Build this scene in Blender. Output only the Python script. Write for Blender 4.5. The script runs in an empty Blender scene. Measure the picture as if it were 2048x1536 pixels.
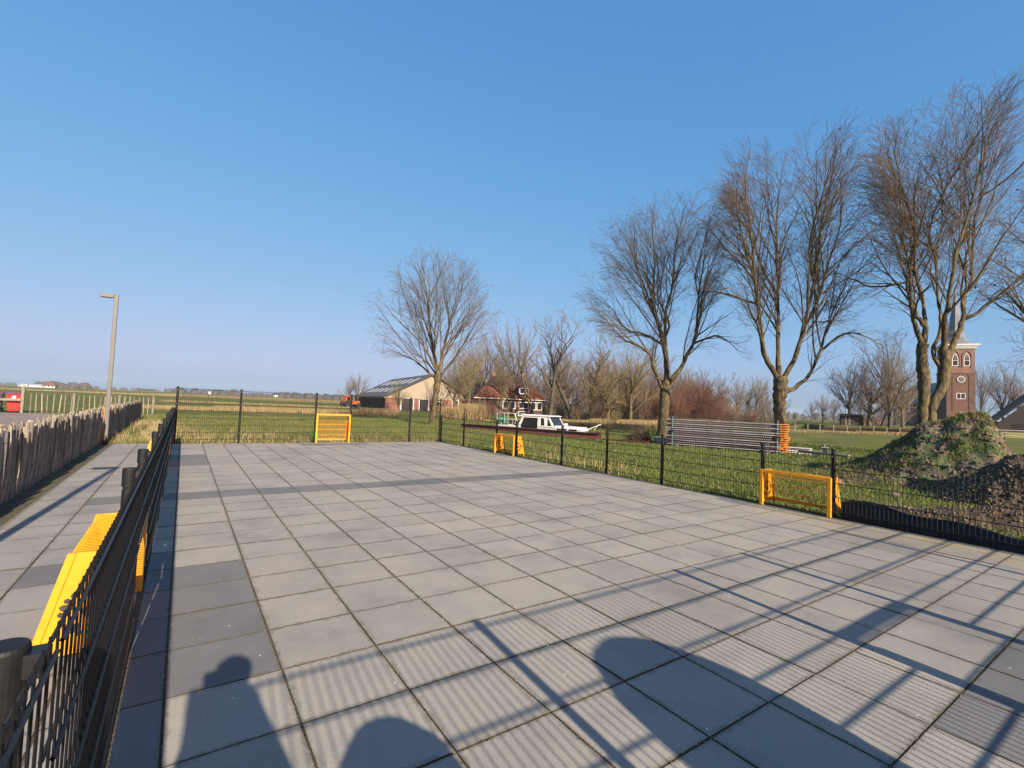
import bpy, bmesh, math, random
import numpy as np
from mathutils import Vector, Matrix, noise

# ------------------------------------------------------------------ camera, sky, sun, exposure
SC = bpy.context.scene
COL = SC.collection
C0 = np.array([-0.0105, -2.7704, 1.4276])
CX = np.array([0.8235223, -0.56574977, 0.04169187])
CY = np.array([-0.06014043, -0.0139897, 0.99809189])
FW = np.array([0.564087, 0.8244583, 0.04554527])
FPX = 957.0
cam_d = bpy.data.cameras.new('camera')
cam = bpy.data.objects.new('camera', cam_d)
COL.objects.link(cam)
cam_d.sensor_fit = 'HORIZONTAL'
cam_d.sensor_width = 36.0
cam_d.lens = FPX / 2048 * 36.0
cam_d.clip_start = 0.04
cam_d.clip_end = 6000
cam.matrix_world = Matrix(((CX[0], CY[0], -FW[0], C0[0]), (CX[1], CY[1], -FW[1], C0[1]),
                           (CX[2], CY[2], -FW[2], C0[2]), (0, 0, 0, 1)))
SC.camera = cam

SUN_ELEV = math.radians(25.3)
SHADOW_AZ = math.radians(4.6)          # shadows run towards +Y, a little towards +X
world = bpy.data.worlds.new('World')
SC.world = world
world.use_nodes = True
wn, wl = world.node_tree.nodes, world.node_tree.links
bg = wn['Background']
sky = wn.new('ShaderNodeTexSky')
sky.sky_type = 'NISHITA'
sky.sun_disc = False
sky.sun_elevation = SUN_ELEV
sky.sun_rotation = math.pi + SHADOW_AZ
sky.altitude = 0
sky.air_density = 1.0
sky.dust_density = 2.0
sky.ozone_density = 6.0
# soft shoulder on the sky's brightness, like the camera's: c -> a*c / (1 + b*c) for each colour, over the whole sky
sep = wn.new('ShaderNodeSeparateColor')
com = wn.new('ShaderNodeCombineColor')
wl.new(sky.outputs[0], sep.inputs[0])
for i_, (a_, b_) in enumerate(((1.2, 0.05), (2.65, 0.5), (4.6, 0.72))):
    m1_ = wn.new('ShaderNodeMath'); m1_.operation = 'MULTIPLY_ADD'; m1_.inputs[1].default_value = b_; m1_.inputs[2].default_value = 1.0
    m2_ = wn.new('ShaderNodeMath'); m2_.operation = 'MULTIPLY'; m2_.inputs[1].default_value = a_
    m3_ = wn.new('ShaderNodeMath'); m3_.operation = 'DIVIDE'
    wl.new(sep.outputs[i_], m1_.inputs[0]); wl.new(sep.outputs[i_], m2_.inputs[0])
    wl.new(m2_.outputs[0], m3_.inputs[0]); wl.new(m1_.outputs[0], m3_.inputs[1]); wl.new(m3_.outputs[0], com.inputs[i_])
wl.new(com.outputs[0], bg.inputs[0])
bg.inputs[1].default_value = 0.069

sun_d = bpy.data.lights.new('sun', 'SUN')
sun_d.energy = 5.0
sun_d.angle = math.radians(0.55)
sun_d.color = (1.0, 0.87, 0.69)
sun = bpy.data.objects.new('sun', sun_d)
COL.objects.link(sun)
ldir = Vector((math.sin(SHADOW_AZ) * math.cos(SUN_ELEV), math.cos(SHADOW_AZ) * math.cos(SUN_ELEV), -math.sin(SUN_ELEV)))
sun.rotation_euler = ldir.to_track_quat('-Z', 'Y').to_euler()
sun.location = (-10, -40, 30)

vs = SC.view_settings
vs.view_transform = 'Standard'
vs.look = 'None'
vs.gamma = 1.0
vs.use_curve_mapping = False
vs.exposure = 1.2

# ------------------------------------------------------------------ helpers
random.seed(7)
RNG = np.random.default_rng(11)
GZ = -0.03                      # level of the grass


def at(u, v, D):                # point seen at photo pixel u, v at depth D
    return C0 + (CX * (u - 1024) / FPX - CY * (v - 768) / FPX + FW) * D


def col_xy(u, D):               # where on the ground plan the column u at depth D stands (horizon row)
    p = at(u, 769 + u * 0.0415, D)
    return p[0], p[1]


def hz(u):
    return 769 + u * 0.0415


def zpx(u, v, D):               # world height of pixel row v at column u, depth D
    return at(u, v, D)[2]


def tag(o, label=None, cat=None, group=None, kind=None):
    if label: o['label'] = label
    if cat: o['category'] = cat
    if group: o['group'] = group
    if kind: o['kind'] = kind
    return o


def empty(name, loc, rz=0.0, label=None, cat=None, group=None):
    o = bpy.data.objects.new(name, None)
    o.empty_display_size = 0.2
    COL.objects.link(o)
    o.location = loc
    o.rotation_euler = (0, 0, rz)
    return tag(o, label, cat, group)


def link(name, me, parent=None, loc=None, rot=None):
    o = bpy.data.objects.new(name, me)
    COL.objects.link(o)
    if parent is not None: o.parent = parent
    if loc is not None: o.location = loc
    if rot is not None: o.rotation_euler = rot
    return o


def copy_tree(o, parent=None):
    c = o.copy()
    COL.objects.link(c)
    c.parent = parent
    for ch in o.children:
        copy_tree(ch, c)
    return c


class MB:
    def __init__(s): s.v, s.f = [], []

    def add(s, vs_, fs):
        n = len(s.v)
        s.v += [tuple(p) for p in vs_]
        s.f += [tuple(i + n for i in f) for f in fs]
        return s

    def box(s, x0, x1, y0, y1, z0, z1):
        return s.add([(x0, y0, z0), (x1, y0, z0), (x1, y1, z0), (x0, y1, z0), (x0, y0, z1), (x1, y0, z1), (x1, y1, z1), (x0, y1, z1)],
                     [(0, 3, 2, 1), (4, 5, 6, 7), (0, 1, 5, 4), (1, 2, 6, 5), (2, 3, 7, 6), (3, 0, 4, 7)])

    def hexa(s, b, t):           # four bottom points, four top points
        return s.add(list(b) + list(t), [(0, 3, 2, 1), (4, 5, 6, 7), (0, 1, 5, 4), (1, 2, 6, 5), (2, 3, 7, 6), (3, 0, 4, 7)])

    def tube(s, pts, r, sides=6, cap=True):
        pts = [Vector(p) for p in pts]
        rs = r if isinstance(r, (list, tuple)) else [r] * len(pts)
        n0 = len(s.v)
        for i, p in enumerate(pts):
            t = (pts[min(i + 1, len(pts) - 1)] - pts[max(i - 1, 0)]).normalized()
            ref = Vector((0, 0, 1)) if abs(t.z) < 0.9 else Vector((0, 1, 0))
            a = t.cross(ref).normalized()
            b = t.cross(a)
            for k in range(sides):
                w = 2 * math.pi * k / sides
                s.v.append(tuple(p + (a * math.cos(w) + b * math.sin(w)) * rs[i]))
        for i in range(len(pts) - 1):
            for k in range(sides):
                k2 = (k + 1) % sides
                s.f.append((n0 + i * sides + k, n0 + i * sides + k2, n0 + (i + 1) * sides + k2, n0 + (i + 1) * sides + k))
        if cap:
            s.f.append(tuple(n0 + k for k in range(sides)))
            e = n0 + (len(pts) - 1) * sides
            s.f.append(tuple(e + k for k in reversed(range(sides))))
        return s

    def lathe(s, prof, sides=16, cx=0, cy=0):
        n0 = len(s.v)
        for r, z in prof:
            for k in range(sides):
                w = 2 * math.pi * k / sides
                s.v.append((cx + r * math.cos(w), cy + r * math.sin(w), z))
        for i in range(len(prof) - 1):
            for k in range(sides):
                k2 = (k + 1) % sides
                s.f.append((n0 + i * sides + k, n0 + i * sides + k2, n0 + (i + 1) * sides + k2, n0 + (i + 1) * sides + k))
        s.f.append(tuple(n0 + k for k in reversed(range(sides))))
        e = n0 + (len(prof) - 1) * sides
        s.f.append(tuple(e + k for k in range(sides)))
        return s

    def prism_y(s, poly, y0, y1):   # polygon in x,z extruded along y
        n = len(poly)
        vs_ = [(x, y0, z) for x, z in poly] + [(x, y1, z) for x, z in poly]
        fs = [tuple(range(n)), tuple(reversed(range(n, 2 * n)))]
        for i in range(n):
            j = (i + 1) % n
            fs.append((i, i + n, j + n, j))
        return s.add(vs_, fs)

    def mesh(s, name, mat, smooth=False, bevel=0.0):
        me = bpy.data.meshes.new(name)
        me.from_pydata(s.v, [], s.f)
        if bevel or True:
            bm = bmesh.new()
            bm.from_mesh(me)
            bmesh.ops.recalc_face_normals(bm, faces=bm.faces)
            if bevel:
                bmesh.ops.bevel(bm, geom=list(bm.edges), offset=bevel, segments=1, affect='EDGES', profile=0.5)
            bm.to_mesh(me)
            bm.free()
        if smooth:
            me.polygons.foreach_set('use_smooth', [True] * len(me.polygons))
        me.materials.append(mat)
        return me

    def build(s, name, mat, parent=None, smooth=False, bevel=0.0, loc=None):
        return link(name, s.mesh(name, mat, smooth, bevel), parent, loc)


def fast_mesh(name, verts, faces, mat, smooth=False):   # numpy arrays, faces (n,3) or (n,4)
    me = bpy.data.meshes.new(name)
    nv, (nf, k) = len(verts), faces.shape
    me.vertices.add(nv)
    me.vertices.foreach_set('co', np.ascontiguousarray(verts, dtype=np.float32).ravel())
    me.loops.add(nf * k)
    me.loops.foreach_set('vertex_index', np.ascontiguousarray(faces, dtype=np.int32).ravel())
    me.polygons.add(nf)
    me.polygons.foreach_set('loop_start', np.arange(0, nf * k, k, dtype=np.int32))
    if smooth: me.polygons.foreach_set('use_smooth', np.ones(nf, dtype=bool))
    me.update(calc_edges=True)
    me.materials.append(mat)
    return me


def tubes_mesh(name, polys, mat, sides=3, smooth=False):
    by = {}
    for pts, r in polys: by.setdefault(len(pts), []).append((pts, r))
    V, F, off = [], [], 0
    for n, lst in by.items():
        P = np.array([a for a, b in lst], dtype=np.float64)
        R = np.array([b for a, b in lst], dtype=np.float64)
        M = len(lst)
        T = np.empty_like(P)
        T[:, 1:-1] = P[:, 2:] - P[:, :-2]
        T[:, 0] = P[:, 1] - P[:, 0]
        T[:, -1] = P[:, -1] - P[:, -2]
        T /= np.linalg.norm(T, axis=2, keepdims=True) + 1e-9
        ref = np.array([0.83, 0.51, 0.21])
        A = np.cross(T, ref)
        A /= np.linalg.norm(A, axis=2, keepdims=True) + 1e-9
        B = np.cross(T, A)
        w = np.arange(sides) * 2 * np.pi / sides
        ring = P[:, :, None, :] + R[:, :, None, None] * (A[:, :, None, :] * np.cos(w)[None, None, :, None] + B[:, :, None, :] * np.sin(w)[None, None, :, None])
        V.append(ring.reshape(-1, 3))
        base = off + np.arange(M)[:, None, None] * (n * sides) + np.arange(n - 1)[None, :, None] * sides
        k = np.arange(sides)[None, None, :]
        k2 = (np.arange(sides) + 1) % sides
        k2 = k2[None, None, :]
        F.append(np.stack([base + k, base + k2, base + sides + k2, base + sides + k], axis=-1).reshape(-1, 4))
        off += M * n * sides
    return fast_mesh(name, np.concatenate(V), np.concatenate(F), mat, smooth)


# ------------------------------------------------------------------ materials
def new_mat(name):
    m = bpy.data.materials.new(name)
    m.use_nodes = True
    nt = m.node_tree
    return m, nt, nt.nodes['Principled BSDF']


ALB = 0.76                      # common scale on the base colours below


def rgba(c): return (c[0], c[1], c[2], 1)


def noise_node(nt, scale, detail=4, rough=0.6, coord='Object', stretch=None, dist=0.0):
    tc = nt.nodes.new('ShaderNodeTexCoord')
    n = nt.nodes.new('ShaderNodeTexNoise')
    n.inputs['Scale'].default_value = scale
    n.inputs['Detail'].default_value = detail
    n.inputs['Roughness'].default_value = rough
    n.inputs['Distortion'].default_value = dist
    src = tc.outputs[coord]
    if stretch:
        mp = nt.nodes.new('ShaderNodeMapping')
        mp.inputs['Scale'].default_value = stretch
        nt.links.new(src, mp.inputs[0])
        src = mp.outputs[0]
    nt.links.new(src, n.inputs['Vector'])
    return n


def ramp(nt, fac, stops):
    r = nt.nodes.new('ShaderNodeValToRGB')
    el = r.color_ramp.elements
    while len(el) > 1: el.remove(el[-1])
    el[0].position, el[0].color = stops[0][0], rgba(stops[0][1])
    for p, c in stops[1:]:
        e = el.new(p)
        e.color = rgba(c)
    nt.links.new(fac, r.inputs[0])
    return r


def pm(name, c1, c2=None, scale=8.0, rough=0.7, bump=0.0, metal=0.0, coord='Object', stretch=None, rand=0.0, detail=5, spec=0.4, lo=0.35, hi=0.65, bscale=None):
    m, nt, b = new_mat(name)
    c2 = c2 or tuple(x * 0.8 for x in c1)
    c1, c2 = tuple(x * ALB for x in c1), tuple(x * ALB for x in c2)
    n = noise_node(nt, scale, detail, 0.6, coord, stretch)
    r = ramp(nt, n.outputs[0], [(lo, c1), (hi, c2)])
    out = r.outputs[0]
    if rand > 0:
        oi = nt.nodes.new('ShaderNodeObjectInfo')
        mr = nt.nodes.new('ShaderNodeMapRange')
        mr.inputs[3].default_value = 1 - rand
        mr.inputs[4].default_value = 1 + rand
        nt.links.new(oi.outputs['Random'], mr.inputs[0])
        mx = nt.nodes.new('ShaderNodeMix')
        mx.data_type = 'RGBA'
        mx.blend_type = 'MULTIPLY'
        mx.inputs[0].default_value = 1
        nt.links.new(out, mx.inputs[6])
        nt.links.new(mr.outputs[0], mx.inputs[7])
        out = mx.outputs[2]
    nt.links.new(out, b.inputs['Base Color'])
    b.inputs['Roughness'].default_value = rough
    b.inputs['Metallic'].default_value = metal
    b.inputs['Specular IOR Level'].default_value = spec
    if bump:
        n2 = n if bscale is None else noise_node(nt, bscale, 6, 0.65, coord, stretch)
        bp = nt.nodes.new('ShaderNodeBump')
        bp.inputs['Strength'].default_value = bump
        bp.inputs['Distance'].default_value = 0.02
        nt.links.new(n2.outputs[0], bp.inputs['Height'])
        nt.links.new(bp.outputs[0], b.inputs['Normal'])
    return m


def slab_mat(name, c, var, xoff=0.0):
    # concrete paving: object coordinates are world-sized; per-slab tone from Object Info, mottling and pale specks
    m, nt, b = new_mat(name)
    L = nt.links
    geo = nt.nodes.new('ShaderNodeNewGeometry')
    n1 = nt.nodes.new('ShaderNodeTexNoise'); n1.inputs['Scale'].default_value = 2.3; n1.inputs['Detail'].default_value = 6; n1.inputs['Roughness'].default_value = 0.65
    n2 = nt.nodes.new('ShaderNodeTexNoise'); n2.inputs['Scale'].default_value = 95; n2.inputs['Detail'].default_value = 3
    n3 = nt.nodes.new('ShaderNodeTexVoronoi'); n3.inputs['Scale'].default_value = 26
    n4 = nt.nodes.new('ShaderNodeTexWhiteNoise'); n4.noise_dimensions = '3D'
    for n in (n1, n2, n3): L.new(geo.outputs['Position'], n.inputs['Vector'])
    # per-slab random from the slab's grid cell
    dv = nt.nodes.new('ShaderNodeVectorMath'); dv.operation = 'SCALE'; dv.inputs['Scale'].default_value = 2.0
    fl = nt.nodes.new('ShaderNodeVectorMath'); fl.operation = 'FLOOR'
    ad = nt.nodes.new('ShaderNodeVectorMath'); ad.operation = 'ADD'; ad.inputs[1].default_value = (40.0, 40.0, 40.5)
    L.new(geo.outputs['Position'], dv.inputs[0]); L.new(dv.outputs[0], ad.inputs[0]); L.new(ad.outputs[0], fl.inputs[0])
    mul0 = nt.nodes.new('ShaderNodeVectorMath'); mul0.operation = 'MULTIPLY'; mul0.inputs[1].default_value = (1, 1, 0)
    L.new(fl.outputs[0], mul0.inputs[0]); L.new(mul0.outputs[0], n4.inputs['Vector'])
    r1 = ramp(nt, n1.outputs[0], [(0.25, tuple(x * (1 - var) for x in c)), (0.5, c), (0.78, (c[0] * 1.1, c[1] * 1.06, c[2] * 0.98))])
    mr = nt.nodes.new('ShaderNodeMapRange'); mr.inputs[3].default_value = 0.945; mr.inputs[4].default_value = 1.05
    L.new(n4.outputs['Value'], mr.inputs[0])
    mx = nt.nodes.new('ShaderNodeMix'); mx.data_type = 'RGBA'; mx.blend_type = 'MULTIPLY'; mx.inputs[0].default_value = 1
    L.new(r1.outputs[0], mx.inputs[6]); L.new(mr.outputs[0], mx.inputs[7])
    # fine grain
    mr2 = nt.nodes.new('ShaderNodeMapRange'); mr2.inputs[1].default_value = 0.3; mr2.inputs[2].default_value = 0.7; mr2.inputs[3].default_value = 0.9; mr2.inputs[4].default_value = 1.1
    L.new(n2.outputs[0], mr2.inputs[0])
    mx2 = nt.nodes.new('ShaderNodeMix'); mx2.data_type = 'RGBA'; mx2.blend_type = 'MULTIPLY'; mx2.inputs[0].default_value = 1
    L.new(mx.outputs[2], mx2.inputs[6]); L.new(mr2.outputs[0], mx2.inputs[7])
    # pale and dark specks of grit: only some voronoi cells
    sp = nt.nodes.new('ShaderNodeMath'); sp.operation = 'LESS_THAN'; sp.inputs[1].default_value = 0.11
    L.new(n3.outputs['Distance'], sp.inputs[0])
    sepc = nt.nodes.new('ShaderNodeSeparateColor'); L.new(n3.outputs['Color'], sepc.inputs[0])
    gt = nt.nodes.new('ShaderNodeMath'); gt.operation = 'GREATER_THAN'; gt.inputs[1].default_value = 0.985
    L.new(sepc.outputs[0], gt.inputs[0])
    ml = nt.nodes.new('ShaderNodeMath'); ml.operation = 'MULTIPLY'; L.new(sp.outputs[0], ml.inputs[0]); L.new(gt.outputs[0], ml.inputs[1])
    mx3 = nt.nodes.new('ShaderNodeMix'); mx3.data_type = 'RGBA'; mx3.inputs[7].default_value = (0.75, 0.72, 0.65, 1)
    L.new(ml.outputs[0], mx3.inputs[0]); L.new(mx2.outputs[2], mx3.inputs[6])
    # sandy algae stain along the right-hand edge of the court near the soil heaps
    sx = nt.nodes.new('ShaderNodeSeparateXYZ'); L.new(geo.outputs['Position'], sx.inputs[0])
    ex = nt.nodes.new('ShaderNodeMapRange'); ex.inputs[1].default_value = 6.6; ex.inputs[2].default_value = 7.8; L.new(sx.outputs[0], ex.inputs[0])
    ey = nt.nodes.new('ShaderNodeMapRange'); ey.inputs[1].default_value = 2.0; ey.inputs[2].default_value = 0.3; L.new(sx.outputs[1], ey.inputs[0])
    nz = nt.nodes.new('ShaderNodeMapRange'); nz.inputs[1].default_value = 0.42; nz.inputs[2].default_value = 0.6; L.new(n1.outputs[0], nz.inputs[0])
    m1 = nt.nodes.new('ShaderNodeMath'); m1.operation = 'MULTIPLY'; L.new(ex.outputs[0], m1.inputs[0]); L.new(ey.outputs[0], m1.inputs[1])
    m2 = nt.nodes.new('ShaderNodeMath'); m2.operation = 'MULTIPLY'; L.new(m1.outputs[0], m2.inputs[0]); L.new(nz.outputs[0], m2.inputs[1])
    mx4 = nt.nodes.new('ShaderNodeMix'); mx4.data_type = 'RGBA'; mx4.inputs[7].default_value = (0.27, 0.22, 0.11, 1)
    L.new(m2.outputs[0], mx4.inputs[0]); L.new(mx3.outputs[2], mx4.inputs[6])
    # sand and moss creeping out of the joints, uneven along their length
    so = nt.nodes.new('ShaderNodeVectorMath'); so.operation = 'SUBTRACT'; so.inputs[1].default_value = (xoff, 0, 0)
    L.new(geo.outputs['Position'], so.inputs[0])
    s2 = nt.nodes.new('ShaderNodeVectorMath'); s2.operation = 'SCALE'; s2.inputs['Scale'].default_value = 2.0
    L.new(so.outputs[0], s2.inputs[0])
    fr_ = nt.nodes.new('ShaderNodeVectorMath'); fr_.operation = 'FRACTION'; L.new(s2.outputs[0], fr_.inputs[0])
    sf = nt.nodes.new('ShaderNodeSeparateXYZ'); L.new(fr_.outputs[0], sf.inputs[0])
    ds = []
    for k in (0, 1):
        pp_ = nt.nodes.new('ShaderNodeMath'); pp_.operation = 'PINGPONG'; pp_.inputs[1].default_value = 0.5
        L.new(sf.outputs[k], pp_.inputs[0]); ds.append(pp_)
    mn = nt.nodes.new('ShaderNodeMath'); mn.operation = 'MINIMUM'; L.new(ds[0].outputs[0], mn.inputs[0]); L.new(ds[1].outputs[0], mn.inputs[1])
    n5 = nt.nodes.new('ShaderNodeTexNoise'); n5.inputs['Scale'].default_value = 14; n5.inputs['Detail'].default_value = 6; n5.inputs['Roughness'].default_value = 0.7
    L.new(geo.outputs['Position'], n5.inputs['Vector'])
    wd = nt.nodes.new('ShaderNodeMapRange'); wd.inputs[1].default_value = 0.38; wd.inputs[2].default_value = 0.75; wd.inputs[3].default_value = 0.012; wd.inputs[4].default_value = 0.13
    L.new(n5.outputs[0], wd.inputs[0])
    dvv = nt.nodes.new('ShaderNodeMath'); dvv.operation = 'DIVIDE'; L.new(mn.outputs[0], dvv.inputs[0]); L.new(wd.outputs[0], dvv.inputs[1])
    ed = nt.nodes.new('ShaderNodeMapRange'); ed.inputs[1].default_value = 0.0; ed.inputs[2].default_value = 1.0; ed.inputs[3].default_value = 0.75; ed.inputs[4].default_value = 0.0
    L.new(dvv.outputs[0], ed.inputs[0])
    mx5 = nt.nodes.new('ShaderNodeMix'); mx5.data_type = 'RGBA'; mx5.inputs[7].default_value = (0.105, 0.086, 0.053, 1)
    L.new(ed.outputs[0], mx5.inputs[0]); L.new(mx4.outputs[2], mx5.inputs[6])
    # broad faint stains
    n6 = nt.nodes.new('ShaderNodeTexNoise'); n6.inputs['Scale'].default_value = 0.7; n6.inputs['Detail'].default_value = 7; n6.inputs['Roughness'].default_value = 0.62
    L.new(geo.outputs['Position'], n6.inputs['Vector'])
    r6 = ramp(nt, n6.outputs[0], [(0.34, (0.80, 0.80, 0.82)), (0.5, (1, 1, 1)), (0.68, (1.1, 1.08, 1.04))])
    mx6 = nt.nodes.new('ShaderNodeMix'); mx6.data_type = 'RGBA'; mx6.blend_type = 'MULTIPLY'; mx6.inputs[0].default_value = 1
    L.new(mx5.outputs[2], mx6.inputs[6]); L.new(r6.outputs[0], mx6.inputs[7])
    L.new(mx6.outputs[2], b.inputs['Base Color'])
    b.inputs['Roughness'].default_value = 0.82
    b.inputs['Specular IOR Level'].default_value = 0.35
    bp = nt.nodes.new('ShaderNodeBump'); bp.inputs['Strength'].default_value = 0.25; bp.inputs['Distance'].default_value = 0.003
    L.new(n2.outputs[0], bp.inputs['Height']); L.new(bp.outputs[0], b.inputs['Normal'])
    return m


def grass_mat(name='grass_field'):
    m, nt, b = new_mat(name)
    L = nt.links
    big = noise_node(nt, 0.035, 5, 0.6)
    mid = noise_node(nt, 0.5, 6, 0.65)
    fine = noise_node(nt, 9.0, 8, 0.75)
    strip = noise_node(nt, 0.06, 4, 0.55, 'Object', (0.5, 2.6, 1))
    r1 = ramp(nt, mid.outputs[0], [(0.28, (0.062, 0.05, 0.026)), (0.36, (0.05, 0.074, 0.012)), (0.5, (0.098, 0.108, 0.024)), (0.72, (0.165, 0.142, 0.045))])
    r2 = ramp(nt, fine.outputs[0], [(0.3, (0.45, 0.45, 0.4)), (0.55, (1, 1, 1)), (0.75, (1.5, 1.4, 1.2))])
    mx = nt.nodes.new('ShaderNodeMix'); mx.data_type = 'RGBA'; mx.blend_type = 'MULTIPLY'; mx.inputs[0].default_value = 0.75
    L.new(r1.outputs[0], mx.inputs[6]); L.new(r2.outputs[0], mx.inputs[7])
    r3 = ramp(nt, strip.outputs[0], [(0.55, (0, 0, 0)), (0.68, (1, 1, 1))])
    mx2 = nt.nodes.new('ShaderNodeMix'); mx2.data_type = 'RGBA'; mx2.inputs[7].default_value = (0.18, 0.14, 0.06, 1)
    mm = nt.nodes.new('ShaderNodeMath'); mm.operation = 'MULTIPLY'; mm.inputs[1].default_value = 0.6
    L.new(r3.outputs[0], mm.inputs[0]); L.new(mm.outputs[0], mx2.inputs[0]); L.new(mx.outputs[2], mx2.inputs[6])
    r4 = ramp(nt, big.outputs[0], [(0.35, (0.85, 0.9, 0.8)), (0.65, (1.15, 1.1, 1.05))])
    mx3 = nt.nodes.new('ShaderNodeMix'); mx3.data_type = 'RGBA'; mx3.blend_type = 'MULTIPLY'; mx3.inputs[0].default_value = 1
    L.new(mx2.outputs[2], mx3.inputs[6]); L.new(r4.outputs[0], mx3.inputs[7])
    L.new(mx3.outputs[2], b.inputs['Base Color'])
    b.inputs['Roughness'].default_value = 0.95
    b.inputs['Specular IOR Level'].default_value = 0.15
    bp = nt.nodes.new('ShaderNodeBump'); bp.inputs['Strength'].default_value = 0.9; bp.inputs['Distance'].default_value = 0.06
    L.new(fine.outputs[0], bp.inputs['Height']); L.new(bp.outputs[0], b.inputs['Normal'])
    return m


def brick_mat(name, c1_, c2_, mortar_, scale, bw=0.5, bh=0.25, coord='Object', rot=None, msize=0.012):
    m, nt, b = new_mat(name)
    L = nt.links
    tc = nt.nodes.new('ShaderNodeTexCoord')
    mp = nt.nodes.new('ShaderNodeMapping')
    if rot: mp.inputs['Rotation'].default_value = rot
    L.new(tc.outputs[coord], mp.inputs[0])
    c1, c2, mortar = [tuple(x * ALB for x in c) for c in (c1_, c2_, mortar_)]
    br = nt.nodes.new('ShaderNodeTexBrick')
    br.inputs['Color1'].default_value = rgba(c1)
    br.inputs['Color2'].default_value = rgba(c2)
    br.inputs['Mortar'].default_value = rgba(mortar)
    br.inputs['Scale'].default_value = scale
    br.inputs['Mortar Size'].default_value = msize
    br.inputs['Brick Width'].default_value = bw
    br.inputs['Row Height'].default_value = bh
    L.new(mp.outputs[0], br.inputs['Vector'])
    n = noise_node(nt, 0.8, 5, 0.6, coord)
    r = ramp(nt, n.outputs[0], [(0.3, (0.7, 0.7, 0.7)), (0.7, (1.2, 1.18, 1.15))])
    mx = nt.nodes.new('ShaderNodeMix'); mx.data_type = 'RGBA'; mx.blend_type = 'MULTIPLY'; mx.inputs[0].default_value = 1
    L.new(br.outputs[0], mx.inputs[6]); L.new(r.outputs[0], mx.inputs[7])
    L.new(mx.outputs[2], b.inputs['Base Color'])
    b.inputs['Roughness'].default_value = 0.9
    bp = nt.nodes.new('ShaderNodeBump'); bp.inputs['Strength'].default_value = 0.4; bp.inputs['Distance'].default_value = 0.01; bp.invert = True
    L.new(br.outputs['Fac'], bp.inputs['Height']); L.new(bp.outputs[0], b.inputs['Normal'])
    return m


M = {}
M['slab'] = slab_mat('concrete_slab', (0.247, 0.227, 0.198), 0.22)
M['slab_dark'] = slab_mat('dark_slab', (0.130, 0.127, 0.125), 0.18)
M['slab_walk'] = slab_mat('walk_slab', (0.222, 0.212, 0.196), 0.22, 0.07)
M['joint'] = pm('joint_sand', (0.05, 0.043, 0.024), (0.16, 0.125, 0.074), 60, 0.95, 0.5, lo=.42, hi=.68)
M['grit'] = pm('pale_grit', (0.5, 0.45, 0.36), (0.3, 0.26, 0.2), 40, 0.9)
M['edge'] = pm('grimy_slab_edge', (0.06, 0.05, 0.032), (0.035, 0.034, 0.02), 9, 0.95, 0.2)
M['kerb'] = pm('kerb_concrete', (0.11, 0.115, 0.125), (0.07, 0.072, 0.08), 5, 0.85, 0.1)
M['grass'] = grass_mat()
M['blade'] = pm('grass_blade', (0.082, 0.132, 0.018), (0.175, 0.182, 0.04), 1.6, 0.8, 0, lo=0.35, hi=0.7)
M['rough_blade'] = pm('rough_blade', (0.09, 0.128, 0.022), (0.185, 0.168, 0.055), 0.9, 0.85, 0, lo=0.38, hi=0.62)
M['straw'] = pm('dry_stalk', (0.42, 0.33, 0.17), (0.27, 0.2, 0.09), 2.5, 0.85)
M['reed'] = pm('dry_reed', (0.36, 0.27, 0.13), (0.24, 0.165, 0.075), 0.5, 0.9)
M['paver'] = brick_mat('brick_paving', (0.30, 0.215, 0.185), (0.235, 0.175, 0.155), (0.12, 0.1, 0.085), 4.6, 0.95, 0.47)
M['verge'] = pm('mossy_verge', (0.055, 0.05, 0.026), (0.12, 0.1, 0.055), 4, 0.95, 0.6, bscale=30)  # mossy tone, darkened further to include the palings' shadow
M['black'] = pm('black_powder_coat', (0.008, 0.008, 0.010), (0.012, 0.012, 0.014), 12, 0.45, 0.05, spec=0.35)
M['black_rib'] = pm('black_post_plastic', (0.008, 0.008, 0.009), (0.013, 0.013, 0.014), 25, 0.6, 0.1, spec=0.25)
M['bolt'] = pm('zinc_bolt', (0.5, 0.5, 0.48), (0.35, 0.35, 0.33), 20, 0.4, 0, 0.6)
M['yellow'] = pm('yellow_powder_coat', (0.82, 0.335, 0.010), (0.58, 0.215, 0.010), 9, 0.45, 0.05, spec=0.4, lo=.5, hi=.8)
M['emblem'] = pm('dark_emblem', (0.035, 0.028, 0.02), (0.05, 0.04, 0.03), 20, 0.6)
M['stake'] = pm('weathered_chestnut', (0.38, 0.325, 0.25), (0.17, 0.145, 0.115), 7, 0.92, 0.6, coord='Object', stretch=(6, 6, 0.8), rand=0.35)
M['stake_end'] = pm('cut_stake_end', (0.42, 0.35, 0.25), (0.3, 0.25, 0.18), 20, 0.9)
M['newpost'] = pm('raw_pine_post', (0.38, 0.225, 0.09), (0.22, 0.12, 0.05), 5, 0.85, 0.3, stretch=(3, 3, 0.5))
M['wood_grey'] = pm('grey_timber', (0.30, 0.265, 0.20), (0.18, 0.155, 0.12), 5, 0.9, 0.3, stretch=(4, 4, 0.7))
M['lamp'] = pm('lamp_grey_paint', (0.15, 0.145, 0.14), (0.12, 0.116, 0.11), 3, 0.55)
M['glass_dark'] = pm('dark_glass', (0.012, 0.014, 0.017), (0.02, 0.022, 0.025), 2, 0.08, spec=0.6)
M['white'] = pm('white_paint', (0.78, 0.77, 0.74), (0.68, 0.67, 0.64), 3, 0.5)
M['boat_white'] = pm('white_gelcoat', (0.80, 0.79, 0.76), (0.66, 0.65, 0.61), 2.2, 0.35, spec=0.5)
M['rail'] = pm('galvanised_rail', (0.62, 0.6, 0.55), (0.5, 0.48, 0.44), 6, 0.4, 0, 0.3)
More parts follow.
